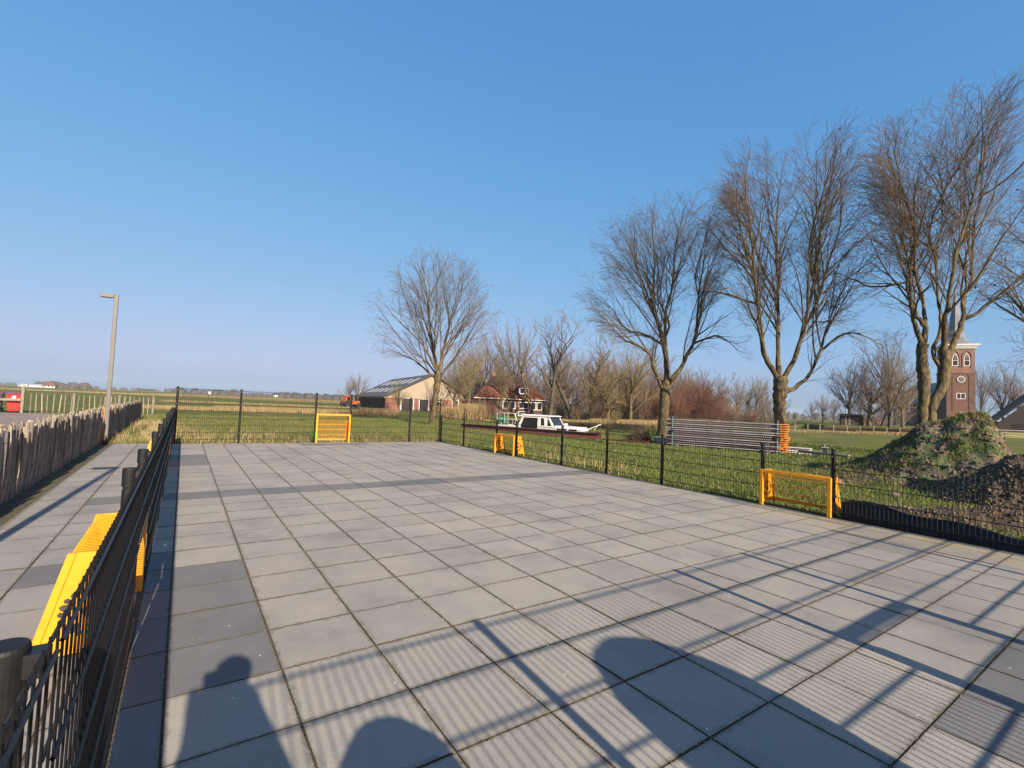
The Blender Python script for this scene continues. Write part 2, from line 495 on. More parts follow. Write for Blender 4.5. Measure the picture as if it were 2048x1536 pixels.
M['red_bin'] = pm('red_plastic', (0.62, 0.028, 0.022), (0.5, 0.022, 0.02), 3, 0.45)
M['dark_bin'] = pm('dark_plastic', (0.025, 0.027, 0.032), (0.035, 0.036, 0.04), 4, 0.5)
M['purple'] = pm('purple_lid', (0.20, 0.055, 0.13), (0.16, 0.045, 0.11), 3, 0.5)
M['redsteel'] = pm('red_primer_steel', (0.19, 0.055, 0.045), (0.13, 0.04, 0.032), 1.5, 0.65)
M['rust'] = pm('rusty_steel', (0.07, 0.034, 0.022), (0.036, 0.023, 0.019), 7, 0.85, 0.2)
M['steel'] = pm('galvanised_steel', (0.55, 0.57, 0.6), (0.32, 0.33, 0.36), 5, 0.5, 0.1, 0.2)
M['orange'] = pm('orange_paint', (0.75, 0.27, 0.03), (0.6, 0.2, 0.03), 6, 0.55)
M['strap'] = pm('blue_strap', (0.25, 0.45, 0.5), (0.18, 0.36, 0.42), 6, 0.7)
M['bark'] = pm('mossy_bark', (0.17, 0.128, 0.058), (0.05, 0.041, 0.026), 5.5, 0.95, 1.0, stretch=(2.0, 2.0, 0.7), bscale=16, lo=.4, hi=.6)
M['bark_dark'] = pm('dark_bark', (0.10, 0.085, 0.06), (0.06, 0.052, 0.04), 2, 0.95, 0.4)
M['twig'] = pm('hero_twig', (0.19, 0.14, 0.105), (0.13, 0.098, 0.075), 0.6, 0.9)
M['twig_olive'] = pm('olive_twig', (0.24, 0.185, 0.085), (0.17, 0.13, 0.065), 0.4, 0.9)
M['twig_brown'] = pm('brown_twig', (0.23, 0.155, 0.095), (0.165, 0.11, 0.07), 0.4, 0.9)
M['twig_grey'] = pm('grey_twig', (0.215, 0.17, 0.135), (0.155, 0.125, 0.105), 0.4, 0.9)
M['twig_red'] = pm('red_twig', (0.175, 0.082, 0.046), (0.125, 0.06, 0.036), 0.5, 0.9)
M['seed'] = pm('seed_ball', (0.05, 0.04, 0.03), (0.035, 0.03, 0.025), 9, 0.9)
M['brick'] = brick_mat('tower_brick', (0.165, 0.072, 0.048), (0.12, 0.056, 0.038), (0.15, 0.118, 0.09), 3.4, 0.75, 0.22, rot=(math.radians(90), 0, 0))
M['brick_pale'] = brick_mat('upper_brick', (0.23, 0.12, 0.082), (0.195, 0.104, 0.074), (0.19, 0.15, 0.115), 3.4, 0.75, 0.22, rot=(math.radians(90), 0, 0))
M['brick_dark'] = brick_mat('nave_brick', (0.12, 0.065, 0.045), (0.095, 0.055, 0.04), (0.12, 0.1, 0.08), 3.4, 0.75, 0.22, rot=(math.radians(90), 0, 0))
M['brick_red'] = brick_mat('barn_brick', (0.28, 0.11, 0.075), (0.23, 0.095, 0.065), (0.2, 0.15, 0.12), 3.0, 0.75, 0.22, rot=(math.radians(90), 0, 0))
M['slate'] = pm('slate_roof', (0.085, 0.09, 0.105), (0.06, 0.065, 0.075), 1.2, 0.5, 0.15)
M['lead'] = pm('lead_spire', (0.20, 0.21, 0.235), (0.14, 0.145, 0.165), 1.5, 0.4, 0.1)
M['barn_roof'] = pm('fibre_cement_roof', (0.085, 0.088, 0.092), (0.065, 0.067, 0.07), 1.5, 0.85, 0.2, stretch=(8, 0.3, 0.3))
M['skylight'] = pm('roof_light', (0.6, 0.62, 0.63), (0.5, 0.52, 0.53), 1, 0.4)
M['board'] = pm('pale_boarding', (0.36, 0.30, 0.22), (0.30, 0.25, 0.185), 0.8, 0.9, 0.1, stretch=(0.3, 0.3, 8))
M['dark_in'] = pm('dark_door_and_shade', (0.02, 0.02, 0.022), (0.03, 0.028, 0.026), 1, 0.9)  # dark doors, and the shade inside the barn bays as a colour
M['tile_red'] = pm('orange_roof_tile', (0.23, 0.08, 0.038), (0.11, 0.047, 0.027), 2.2, 0.85, 0.5, stretch=(1, 1, 1), bscale=12)
M['tile_dark'] = pm('dark_roof_tile', (0.055, 0.04, 0.032), (0.038, 0.03, 0.026), 2.2, 0.8, 0.5, bscale=12)
M['shedwood'] = pm('dark_shed_boards', (0.06, 0.05, 0.04), (0.04, 0.034, 0.028), 1.2, 0.9, 0.2, stretch=(6, 6, 0.4))
M['soil'] = pm('soil', (0.115, 0.08, 0.05), (0.046, 0.033, 0.021), 3.5, 0.98, 1.0, bscale=16)
M['soil_grass'] = None
M['gravelly'] = pm('pale_clod', (0.25, 0.19, 0.125), (0.11, 0.083, 0.056), 3, 0.95, 0.6)
M['cloth'] = pm('black_root_cloth', (0.009, 0.009, 0.011), (0.014, 0.014, 0.016), 6, 0.5, 0.2, spec=0.3)
M['water'] = pm('ditch_water', (0.02, 0.03, 0.03), (0.03, 0.035, 0.03), 1, 0.06, 0.05)
M['fartree'] = pm('distant_wood', (0.055, 0.055, 0.05), (0.085, 0.08, 0.065), 0.06, 0.95)
M['green_crate'] = pm('green_crate', (0.02, 0.22, 0.10), (0.015, 0.17, 0.08), 5, 0.5)
M['clock'] = pm('clock_face', (0.10, 0.10, 0.10), (0.12, 0.12, 0.12), 4, 0.5)
M['gold'] = pm('gilt', (0.55, 0.42, 0.14), (0.45, 0.34, 0.1), 6, 0.4, 0, 0.5)
M['machine_orange'] = pm('tractor_orange', (0.55, 0.12, 0.03), (0.45, 0.1, 0.03), 3, 0.5)
M['brush'] = pm('brushwood', (0.10, 0.065, 0.042), (0.065, 0.043, 0.03), 3, 0.95)
M['jacket'] = pm('dark_jacket', (0.03, 0.035, 0.05), (0.045, 0.05, 0.06), 5, 0.9, 0.3)
M['skin'] = pm('skin', (0.45, 0.28, 0.2), (0.4, 0.25, 0.18), 6, 0.6)
M['hair'] = pm('brown_hair', (0.05, 0.03, 0.02), (0.035, 0.022, 0.015), 30, 0.7)
M['trousers'] = pm('denim', (0.04, 0.05, 0.08), (0.03, 0.04, 0.065), 10, 0.9)


def soil_grass_mat():
    m, nt, b = new_mat('grassy_soil')
    L = nt.links
    n1 = noise_node(nt, 1.3, 6, 0.7)
    n2 = noise_node(nt, 7.0, 8, 0.75)
    s = ramp(nt, n2.outputs[0], [(0.3, (0.03, 0.024, 0.017)), (0.5, (0.10, 0.078, 0.055)), (0.7, (0.20, 0.16, 0.115))])
    g = ramp(nt, n2.outputs[0], [(0.3, (0.022, 0.038, 0.008)), (0.6, (0.055, 0.09, 0.016))])
    k = ramp(nt, n1.outputs[0], [(0.47, (0, 0, 0)), (0.55, (1, 1, 1))])
    mx = nt.nodes.new('ShaderNodeMix'); mx.data_type = 'RGBA'
    L.new(k.outputs[0], mx.inputs[0]); L.new(s.outputs[0], mx.inputs[6]); L.new(g.outputs[0], mx.inputs[7])
    L.new(mx.outputs[2], b.inputs['Base Color'])
    b.inputs['Roughness'].default_value = 0.97
    bp = nt.nodes.new('ShaderNodeBump'); bp.inputs['Strength'].default_value = 1.0; bp.inputs['Distance'].default_value = 0.06
    L.new(n2.outputs[0], bp.inputs['Height']); L.new(bp.outputs[0], b.inputs['Normal'])
    return m


M['soil_grass'] = soil_grass_mat()

# ------------------------------------------------------------------ ground, ditch for the boat, paving sheets
BS = np.array(col_xy(1003, 29.3)); BB = np.array(col_xy(1172, 26.6))       # stern and bow of the boat on plan
bdir = (BB - BS) / np.linalg.norm(BB - BS)
bnor = np.array([-bdir[1], bdir[0]])
if np.dot(bnor, BS - C0[:2]) < 0: bnor = -bnor                               # away from the camera
BLEN = float(np.linalg.norm(BB - BS))
bmid = (BS + BB) / 2
hx, hy = BLEN / 2 + 1.6, 1.15
ring_t = [bmid + bdir * a * hx + bnor * b_ * hy for a, b_ in ((-1, -1), (1, -1), (1, 1), (-1, 1))]
ring_b = [bmid + bdir * a * (hx - .35) + bnor * b_ * (hy - .3) for a, b_ in ((-1, -1), (1, -1), (1, 1), (-1, 1))]
R0 = 1500
outer = []
for p in ring_t:
    d = p - bmid
    outer.append(bmid + d / np.linalg.norm(d) * R0 * 1.3)
# outer as rectangle aligned with the ring so that quads stay planar and simple
outer = [bmid + bdir * a * R0 + bnor * b_ * R0 for a, b_ in ((-1, -1), (1, -1), (1, 1), (-1, 1))]
mb = MB()
V = [(p[0], p[1], GZ) for p in outer] + [(p[0], p[1], GZ) for p in ring_t] + [(p[0], p[1], -0.85) for p in ring_b]
F = [(i, (i + 1) % 4, 4 + (i + 1) % 4, 4 + i) for i in range(4)] + [(4 + i, 4 + (i + 1) % 4, 8 + (i + 1) % 4, 8 + i) for i in range(4)] + [(8, 9, 10, 11)]
mb.add(V, F)
ground = mb.build('ground', M['grass']); tag(ground, kind='structure')
wv = [bmid + bdir * a * (hx - .2) + bnor * b_ * (hy - .17) for a, b_ in ((-1, -1), (1, -1), (1, 1), (-1, 1))]
water = MB().add([(p[0], p[1], -0.52) for p in wv], [(0, 1, 2, 3)]).build('ditch_water', M['water']); tag(water, kind='structure')

XL, XR, YN, YF = -0.165, 7.85, -3.3, 13.3        # the four fence lines of the court
court = MB().box(XL - 0.02, XR + 0.02, YN - 0.05, YF + 0.03, -0.12, -0.0045).build('court_paving', M['joint']); tag(court, kind='structure')
walk = MB().box(-1.46, XL - 0.021, -5.0, 13.6, -0.12, -0.0045).build('walkway_paving', M['joint']); tag(walk, kind='structure')
verge = MB().box(-1.86, -1.461, -5.0, 29.0, -0.2, -0.02).build('verge_strip', M['verge']); tag(verge, kind='structure')
yard = MB().box(-40, -1.861, -4.0, 32.8, -0.2, -0.024).build('brick_yard', M['paver']); tag(yard, kind='structure')


def slab_mesh(w, d, mat, seed):
    rnd = random.Random(seed)
    b_ = 0.0015
    z = [rnd.uniform(-0.0012, 0.0012) for _ in range(4)]
    x0, x1, y0, y1 = -w / 2, w / 2, -d / 2, d / 2
    v = [(x0, y0, -.05), (x1, y0, -.05), (x1, y1, -.05), (x0, y1, -.05),
         (x0, y0, -b_), (x1, y0, -b_), (x1, y1, -b_), (x0, y1, -b_),
         (x0 + b_, y0 + b_, z[0]), (x1 - b_, y0 + b_, z[1]), (x1 - b_, y1 - b_, z[2]), (x0 + b_, y1 - b_, z[3])]
    f = [(8, 9, 10, 11), (0, 1, 5, 4), (1, 2, 6, 5), (2, 3, 7, 6), (3, 0, 4, 7), (4, 5, 9, 8), (5, 6, 10, 9), (6, 7, 11, 10), (7, 4, 8, 11)]
    return v, f


def dirty(me):                 # grimy slab edges below the wearing surface
    me.materials.append(M['edge'])
    me.polygons.foreach_set('material_index', [0 if i % 9 == 0 else 1 for i in range(len(me.polygons))])
    return me


def lay(root, xs, ys, matf, cap, wallx=None):
    tiles = []
    for i in range(len(xs) - 1):
        for j in range(len(ys) - 1):
            w, d = xs[i + 1] - xs[i] - 0.008, ys[j + 1] - ys[j] - 0.007
            if w < 0.03 or d < 0.03: continue
            cx, cy = (xs[i] + xs[i + 1]) / 2, (ys[j] + ys[j + 1]) / 2
            dv = np.array([cx, cy, 0]) - C0
            D = dv @ FW
            sz = 0
            if D > 0.15:
                u = 1024 + FPX * (dv @ CX) / D
                v = 768 - FPX * (dv @ CY) / D
                if -250 < u < 2300 and v < 1800: sz = FPX / D * FPX / D
            tiles.append((sz, cx, cy, w, d, matf(cx, cy)))
    tiles.sort(key=lambda t: -t[0])
    cache, rest = {}, {}
    rnd = random.Random(3)
    for k, (sz, cx, cy, w, d, mt) in enumerate(tiles):
        if k < cap and sz > 0:
            key = (round(w, 3), round(d, 3), mt, rnd.randrange(6))
            if key not in cache:
                v, f = slab_mesh(w, d, mt, key[3] + 10)
                cache[key] = dirty(MB().add(v, f).mesh('paving_slab', M[mt]))
            o = link('paving_slab', cache[key], root, (cx + rnd.uniform(-.001, .001), cy + rnd.uniform(-.001, .001), rnd.uniform(-.002, .001)))
            o.rotation_euler = (rnd.uniform(-.0025, .0025), rnd.uniform(-.0025, .0025), rnd.uniform(-.002, .002))
        else:
            v, f = slab_mesh(w, d, mt, rnd.randrange(999))
            dz = rnd.uniform(-.002, .001)
            rest.setdefault(mt, MB()).add([(a + cx, b_ + cy, c + dz) for a, b_, c in v], f)
    for mt, r in rest.items():
        o = r.build('far_slabs', M[mt], root); dirty(o.data); o['kind'] = 'stuff'


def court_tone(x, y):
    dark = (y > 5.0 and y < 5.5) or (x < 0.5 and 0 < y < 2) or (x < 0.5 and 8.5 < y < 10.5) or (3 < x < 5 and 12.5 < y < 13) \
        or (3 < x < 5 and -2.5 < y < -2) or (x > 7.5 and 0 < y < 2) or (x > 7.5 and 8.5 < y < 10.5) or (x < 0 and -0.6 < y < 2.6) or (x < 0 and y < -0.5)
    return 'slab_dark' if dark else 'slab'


xs = [XL, 0.0] + [k * 0.5 for k in range(1, 16)] + [7.74]
ys = [YN] + [k * 0.5 for k in range(-6, 27)] + [YF]
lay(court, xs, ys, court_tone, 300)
kb = MB()
for j in range(17):
    kb.box(7.742, XR + 0.015, YN + j, YN + j + 0.992 if j < 16 else YF, -0.06, -0.001)
kb.box(XL, 7.739, YF + 0.002, YF + 0.03, -0.06, -0.002)
kb.build('edging_kerb', M['kerb'], court, bevel=0.004)
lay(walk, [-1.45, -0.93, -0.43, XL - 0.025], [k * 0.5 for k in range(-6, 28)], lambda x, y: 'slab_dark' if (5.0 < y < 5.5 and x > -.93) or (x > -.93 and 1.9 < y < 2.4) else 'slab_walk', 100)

# grit and crumbs lying in and beside the joints near the camera
gr_ = np.random.default_rng(41)
n_g = 5200
gx = np.where(gr_.random(n_g) < .5, np.round(gr_.uniform(0, 13, n_g)) * .5, gr_.uniform(0, 6.8, n_g))
on_x = np.abs(gx * 2 - np.round(gx * 2)) < 1e-6
gy = np.where(on_x, gr_.uniform(-2.6, 5.2, n_g), np.round(gr_.uniform(-5, 10, n_g)) * .5)
gx = gx + gr_.normal(0, .007, n_g); gy = gy + gr_.normal(0, .007, n_g)
stray = gr_.random(n_g) < .12
gx = np.where(stray, gr_.uniform(0, 7.6, n_g), gx); gy = np.where(stray, gr_.uniform(-2.6, 9, n_g), gy)
sz_ = gr_.uniform(.0012, .0042, n_g) * np.where(gr_.random(n_g) < .05, 1.9, 1)
octa_ = np.array([(1, 0, 0), (-1, 0, 0), (0, 1, 0), (0, -1, 0), (0, 0, 1), (0, 0, -.4)], float)
of_ = np.array([(0, 2, 4), (2, 1, 4), (1, 3, 4), (3, 0, 4), (2, 0, 5), (1, 2, 5), (3, 1, 5), (0, 3, 5)])
vv_ = octa_[None] * sz_[:, None, None] * gr_.uniform(.5, 1.4, (n_g, 6, 1)) + np.stack([gx, gy, np.full(n_g, .001)], 1)[:, None, :]
for nm_, mt_, sel in (('pale_grit', 'grit', gr_.random(n_g) < .4), ('dark_grit', 'verge', None)):
    if sel is None: sel = ~last
    last = sel
    q_ = vv_[sel]
    o = link(nm_, fast_mesh(nm_, q_.reshape(-1, 3), (of_[None] + np.arange(len(q_))[:, None, None] * 6).reshape(-1, 3), M[mt_]), court)
    o['kind'] = 'stuff'

# ------------------------------------------------------------------ wire-mesh fences round the court
LOW, MIDH, HIGH = 0.93, 1.02, 1.55


def post_mesh(h, r=0.029):
    prof = [(r, -0.3), (r, h - 0.115), (r * .88, h - 0.112), (r * .88, h - 0.1), (r * 1.12, h - 0.097), (r * 1.12, h - 0.006), (r * 1.02, h)]
    return MB().lathe(prof, 28).mesh('post', M['black_rib'], smooth=False)


PM_LOW, PM_MID, PM_HIGH = post_mesh(LOW + 0.06), post_mesh(MIDH - 0.015), post_mesh(HIGH + 0.03)
clip_me = MB().box(-0.016, 0.016, -0.022, 0.022, -0.02, 0.02).mesh('clip', M['black'], bevel=0.003)
bolt_me = MB().lathe([(0.0085, -0.004), (0.0085, 0.004), (0.005, 0.006)], 6).mesh('bolt', M['bolt'])


def panel(parent, a, b, h, gap=None, rv=0.0034, rh=0.0052):
    """double-rod mesh from plan point a to b; gap=(t0,t1,hgap) leaves the goal mouth open"""
    a, b = np.array(a, float), np.array(b, float)
    L_ = np.linalg.norm(b - a)
    d = (b - a) / L_
    n = np.array([-d[1], d[0]])
    mb = MB()
    k = int(L_ / 0.05)
    z0 = 0.03

    def wire(p, q, r):
        mb.tube([p, q], r, 4, cap=False)
    zb = z0 + (gap or 0.0)
    off = (L_ - k * 0.05) / 2
    for i in range(k + 1):
        s = off + i * 0.05
        p = a + d * s
        wire((p[0], p[1], zb), (p[0], p[1], h), rv)
    z = h - 0.03
    while z > zb - 0.01:
        for sgn in (-1, 1):
            p, q = a + n * sgn * 0.0075, b + n * sgn * 0.0075
            wire((p[0], p[1], z), (q[0], q[1], z), rh)
        z -= 0.2
    return mb.build('mesh_panel', M['black'], parent)


def fence(name, a, b, stops, h, out, label, goal_spans):
    """posts at the given distances from a towards b; out = plan unit vector pointing out of the court"""
    a, b = np.array(a, float), np.array(b, float)
    d = (b - a) / np.linalg.norm(b - a)
    root = empty(name, (a[0], a[1], 0), 0, label, 'fence', 'wire mesh fences round the court')
    inv = np.array([a[0], a[1]])
    for s in stops:
        p = d * s + np.array(out) * (0.06 if out[0] < -.5 else 0.045)
        po = link('post', PM_HIGH if h > 1.2 else PM_MID if h > 1.0 else PM_LOW, root, (p[0], p[1], 0))
        for z in ([h - .05, h - .45, h - .85] + ([h - 1.25] if h > 1.2 else [])):
            c = link('clip', clip_me, po, (-out[0] * 0.04, -out[1] * 0.04, z))
            bo = link('bolt', bolt_me, po, (-out[0] * 0.058, -out[1] * 0.058, z))
            bo.rotation_euler = (math.pi / 2, 0, 0) if abs(out[1]) > .5 else (0, math.pi / 2, 0)
    for s0, s1 in zip(stops[:-1], stops[1:]):
        g = None
        for (g0, hg) in goal_spans:
            if abs(g0 - s0) < 0.3: g = hg
        pa, pb = d * (s0 + 0.02), d * (s1 - 0.02)
        thin = out[0] < -.5                      # the walkway side has the lighter mesh
        panel(root, pa, pb, h, g, 0.0025 if thin else .0034, .0042 if thin else .0052)
    return root


YS_R = [0.02, 1.65, 3.66, 4.70, 6.70, 8.2, 9.75, 11.74, 12.79, 14.85, 16.58]     # distance from the near corner
YS_L = [0.02, 1.64, 3.85, 4.90, 6.75, 8.3, 9.9, 11.74, 12.79, 14.85, 16.58]
XS_F = [0.02, 1.56, 3.66, 4.76, 6.85, 8.02]
fence('mesh_fence', (XR, YN), (XR, YF), YS_R, LOW, (1, 0), 'low black wire mesh fence along the grass side of the court', [(3.66, .57), (11.74, .57)])
fence('mesh_fence', (XL, YN), (XL, YF), YS_L, MIDH, (-1, 0), 'low black wire mesh fence beside the paved walkway on the left', [(3.85, .57), (11.74, .57)])
fence('mesh_fence', (XL, YF), (XR, YF), XS_F, HIGH, (0, 1), 'tall black wire mesh fence across the far end of the court', [(3.66, .92)])
fence('mesh_fence', (XL, YN), (XR, YN), XS_F, HIGH, (0, -1), 'tall black wire mesh fence at the near end casting bar shadows', [(3.66, .92)])


# ------------------------------------------------------------------ yellow goals
def ball_emblem(sign):
    """ring of dark patches like a football, in the local x,z plane"""
    mb = MB()
    R = 0.075
    K = 1.5

    def poly(cx, cz, r, n, rot, sx=1.0):
        pts = [(K * cx + K * r * sx * math.cos(rot + 2 * math.pi * k / n), K * cz + K * r * math.sin(rot + 2 * math.pi * k / n)) for k in range(n)]
        mb.prism_y(pts, -0.0035, 0.0035)
    poly(0, 0, 0.024, 5, math.pi / 2)
    for k in range(5):
        w = math.pi / 2 + 2 * math.pi * k / 5
        poly(math.cos(w) * 0.062, math.sin(w) * 0.062, 0.017, 5, w + math.pi)
        w2 = w + math.pi / 5
        poly(math.cos(w2) * 0.047, math.sin(w2) * 0.047, 0.006, 6, 0)
    for k in range(20):
        w = 2 * math.pi * k / 20
        poly(math.cos(w) * R, math.sin(w) * R, 0.0105, 5, w)
    return mb


def make_goal(label, W, H, group):
    """local: mouth in the x,z plane at y=0, depth towards +y"""
    r = empty('goal', (0, 0, 0), 0, label, 'goal', group)
    dt, db = 0.25, 0.38                         # depth at top and bottom
    y = M['yellow']
    for s in (-1, 1):
        MB().box(s * W / 2 - 0.026, s * W / 2 + 0.026, -0.03, 0.012, 0.0, H).build('upright', y, r, bevel=0.003)
    MB().box(-W / 2 + 0.027, W / 2 - 0.027, -0.029, 0.011, H - 0.05, H - 0.001).build('crossbar', y, r, bevel=0.003)
    for s in (-1, 1):
        x0, x1 = s * (W / 2 - 0.012), s * (W / 2 - 0.007)
        a, b_ = min(x0, x1), max(x0, x1)
        zb = 0.055
        sp = MB().hexa([(a, 0.012, zb), (b_, 0.012, zb), (b_, db, zb), (a, db, zb)], [(a, 0.012, H - .004), (b_, 0.012, H - .004), (b_, dt, H - .004), (a, dt, H - .004)]).build('side_panel', y, r)
        fr = MB()
        fr.hexa([(a - .010, db - .03, zb - .002), (b_ + .010, db - .03, zb - .002), (b_ + .010, db + .004, zb - .002), (a - .010, db + .004, zb - .002)],
                [(a - .010, dt - .03, H - .003), (b_ + .010, dt - .03, H - .003), (b_ + .010, dt + .004, H - .003), (a - .010, dt + .004, H - .003)])
        fr.box(a - .009, b_ + .009, 0.013, db - .031, zb - .003, zb + .03)
        fr.build('side_rib', y, sp)
        em = ball_emblem(s)
        e = em.build('ball_emblem', M['emblem'], sp)
        e.location = ((a + b_) / 2, 0.15, H * 0.45)
        e.rotation_euler = (0, 0, math.pi / 2)
    MB().box(-W / 2 + .02, W / 2 - .02, db - .022, db + .001, 0.05, 0.10).build('bottom_rail', y, r, bevel=0.003)
    rods = MB()
    n = int((W - .06) / 0.034)
    for k in range(n + 1):
        x = -W / 2 + .03 + (W - .06) * k / n
        rods.tube([(x, 0.0, H - .012), (x, dt - .02, H - .010), (x, dt - .004, H - .022), (x, db - .012, 0.09)], 0.0032, 4, cap=False)
    o = rods.build('net_rods', y, r)
    hb = MB()
    zz = [0.25, 0.5, 0.75] if H < .7 else [0.2, 0.4, 0.6, 0.8]
    for t in zz:
        yy = db + (dt - db) * t
        hb.tube([(-W / 2 + .02, yy, H * t + .05 * (1 - t)), (W / 2 - .02, yy, H * t + .05 * (1 - t))], 0.0065, 6)
    hb.tube([(-W / 2 + .02, dt * .5, H - .006), (W / 2 - .02, dt * .5, H - .006)], 0.006, 6)
    hb.build('cross_rods', y, r)
    MB().tube([(0, db - .01, 0.0), (0, db - .01, 0.06)], 0.012, 6).build('back_foot', y, r)
    for s in (-1, 1):
        MB().box(s * (W / 2 - .012) - .01, s * (W / 2 - .012) + .01, db - .03, db + .002, 0.0, 0.052).build('back_foot', y, r)
    return r


G = 'yellow steel goals set in the fence'
g1 = make_goal('low yellow goal in the right fence nearest the soil heaps', 0.99, 0.57, G)


def place_goal(src, loc, rz, label):
    o = copy_tree(src) if src['label'] != label else src
    o['label'] = label
    o.location = loc
    o.rotation_euler = (0, 0, rz)


place_goal(g1, (XR - 0.012, YN + 4.18, 0), -math.pi / 2, 'low yellow goal in the right fence nearest the soil heaps')
place_goal(g1, (XR - 0.02, YN + 12.265, 0), -math.pi / 2, 'low yellow goal in the right fence in front of the white boat')
place_goal(g1, (XL - 0.035, YN + 4.375, 0), math.pi / 2, 'low yellow goal in the left fence nearest the camera')
place_goal(g1, (XL - 0.035, YN + 12.265, 0), math.pi / 2, 'low yellow goal in the left fence at its far end')
g2 = make_goal('taller yellow goal in the far end fence', 1.02, 0.92, G)
place_goal(g2, (XL + 4.21, YF - 0.02, 0), 0, 'taller yellow goal in the far end fence')
place_goal(g2, (XL + 4.21, YN + 0.02, 0), math.pi, 'taller yellow goal in the near end fence behind the camera')

# ------------------------------------------------------------------ street lamps


def lamp(x, y, label):
    r = empty('street_lamp', (x, y, 0), 0, label, 'lamp', 'grey street lamps along the walkway')
    MB().box(-.045, .045, -.04, .04, -0.3, 3.93).build('pole', M['lamp'], r, bevel=0.006)
    MB().box(-.33, -.051, -.045, .045, 3.83, 3.925).build('lamp_arm', M['lamp'], r, bevel=0.006)
    MB().box(-.31, -.08, -.035, .035, 3.818, 3.828).build('lamp_glass', M['glass_dark'], r)
    MB().box(-.058, .058, -.048, .048, -0.02, 0.10).build('base_sleeve', M['black'], r)
    MB().box(-.03, .03, -.046, -.0405, .5, .9).build('service_hatch', M['lamp'], r)


lamp(-1.62, 13.55, 'grey lamp post with a short square arm by the paling fence')
lamp(-1.60, 0.35, 'grey lamp post casting the long shadow across the walkway')

# ------------------------------------------------------------------ chestnut paling fence
pf = empty('paling_fence', (-1.76, 2.0, 0), 0, 'long weathered chestnut paling fence along the walkway', 'fence')
rnd = random.Random(5)
variants = []
for k in range(8):
    r_ = random.Random(100 + k)
    mb = MB()
    w, t, n = r_.uniform(.017, .032), r_.uniform(.010, .02), 7
    sec = []
    a0 = r_.uniform(0, 6)
    for i in range(n):
        a_ = 2 * math.pi * i / n
        q = r_.uniform(.8, 1.15)
        sec.append((w * math.cos(a_) * q, t * math.sin(a_) * q))
    bend = r_.uniform(-.02, .02)
    rings = []
    for z, sc in ((-.12, .8), (0.3, 1.0), (0.62, r_.uniform(.9, 1.05)), (0.93, r_.uniform(.75, 1.0))):
        dx = bend * math.sin(z * 3)
        rings.append([(x * sc, y_ * sc + dx, z + (r_.uniform(-.02, .02) if z > .9 else 0)) for x, y_ in sec])
    vv = [p for rg in rings for p in rg]
    ff = []
    for i in range(3):
        for j in range(n):
            j2 = (j + 1) % n
            ff.append((i * n + j, i * n + j2, (i + 1) * n + j2, (i + 1) * n + j))
    ff.append(tuple(range(3 * n, 4 * n)))
    mb.add(vv, ff)
    me = mb.mesh('paling', M['stake'])
    me.materials.append(M['stake_end'])
    me.polygons[len(me.polygons) - 1].material_index = 1
    variants.append(me)
y = 0.0
cnt = 0
rest = MB()
while y < 26.0:
    k = rnd.randrange(8)
    loc = (rnd.uniform(-.018, .018), y, rnd.uniform(-.03, .01))
    rot = (rnd.uniform(-.05, .05), rnd.uniform(-.03, .03), math.pi / 2 + rnd.uniform(-.6, .6))
    sc = rnd.uniform(.93, 1.04)
    if cnt < 300:
        o = link('paling', variants[k], pf, loc, rot)
        o.scale = (1.25, 1.2, sc)
    else:
        me = variants[k]
        mx_ = Matrix.Translation(loc) @ Matrix.Rotation(rot[2], 4, 'Z') @ Matrix.Diagonal((1.25, 1.2, sc, 1))
        rest.add([tuple(mx_ @ v.co) for v in me.vertices], [tuple(p.vertices) for p in me.polygons])
    cnt += 1
    y += rnd.uniform(.046, .074)
o = rest.build('far_palings', M['stake'], pf); o['kind'] = 'stuff'
for z in (0.2, 0.45, 0.72):
    mb = MB()
    pts = []
    yy = 0
    while yy < 26:
        pts.append((0.034 * (1 if int(yy * 8) % 2 else -1) * .6 + .02, yy, z + rnd.uniform(-.015, .015)))
        yy += .13
    mb.tube(pts, 0.0028, 3, cap=False)
    mb.build('binding_wire', M['rust'], pf)
for yy in (-.05, 2.4, 4.9, 7.3, 9.8):
    MB().lathe([(.042, -.2), (.04, .9), (.034, .93)], 9).build('post', M['stake'], pf, loc=(-.05, yy, 0))
pn = MB().lathe([(.05, -.2), (.05, .92), (.045, .94)], 10).build('post', M['newpost'], pf, loc=(.075, 11.55, 0)); pn['label'] = 'fresh orange-brown pine post of the paling fence'
for yy in (14.5, 17.6, 20.8, 24.0, 26.0):
    MB().lathe([(.042, -.2), (.04, .9), (.034, .93)], 9).build('post', M['stake'], pf, loc=(-.05, yy, 0))

# far open paling fence behind the bins
pf2 = empty('paling_fence', (-7.0, 33.6, 0), 0, 'sparse pale paling fence at the far edge of the brick yard', 'fence')
x = 0.15
while x < 5.6:
    o = link('paling', variants[rnd.randrange(8)], pf2, (x, rnd.uniform(-.02, .02), 0.02), (rnd.uniform(-.04, .04), rnd.uniform(-.05, .05), rnd.uniform(-.5, .5)))
    o.scale = (1.0, 1.0, 1.07)
    x += rnd.uniform(.19, .27)
for x in (1.9, 3.9, 5.5):
    MB().lathe([(.05, -.2), (.05, 1.08), (.04, 1.1)], 8).build('post', M['wood_grey'], pf2, loc=(x, .05, 0))
for z in (.3, .8):
    MB().tube([(0, 0.02, z), (2.8, .03, z), (5.6, .02, z)], .004, 3).build('binding_wire', M['rust'], pf2)


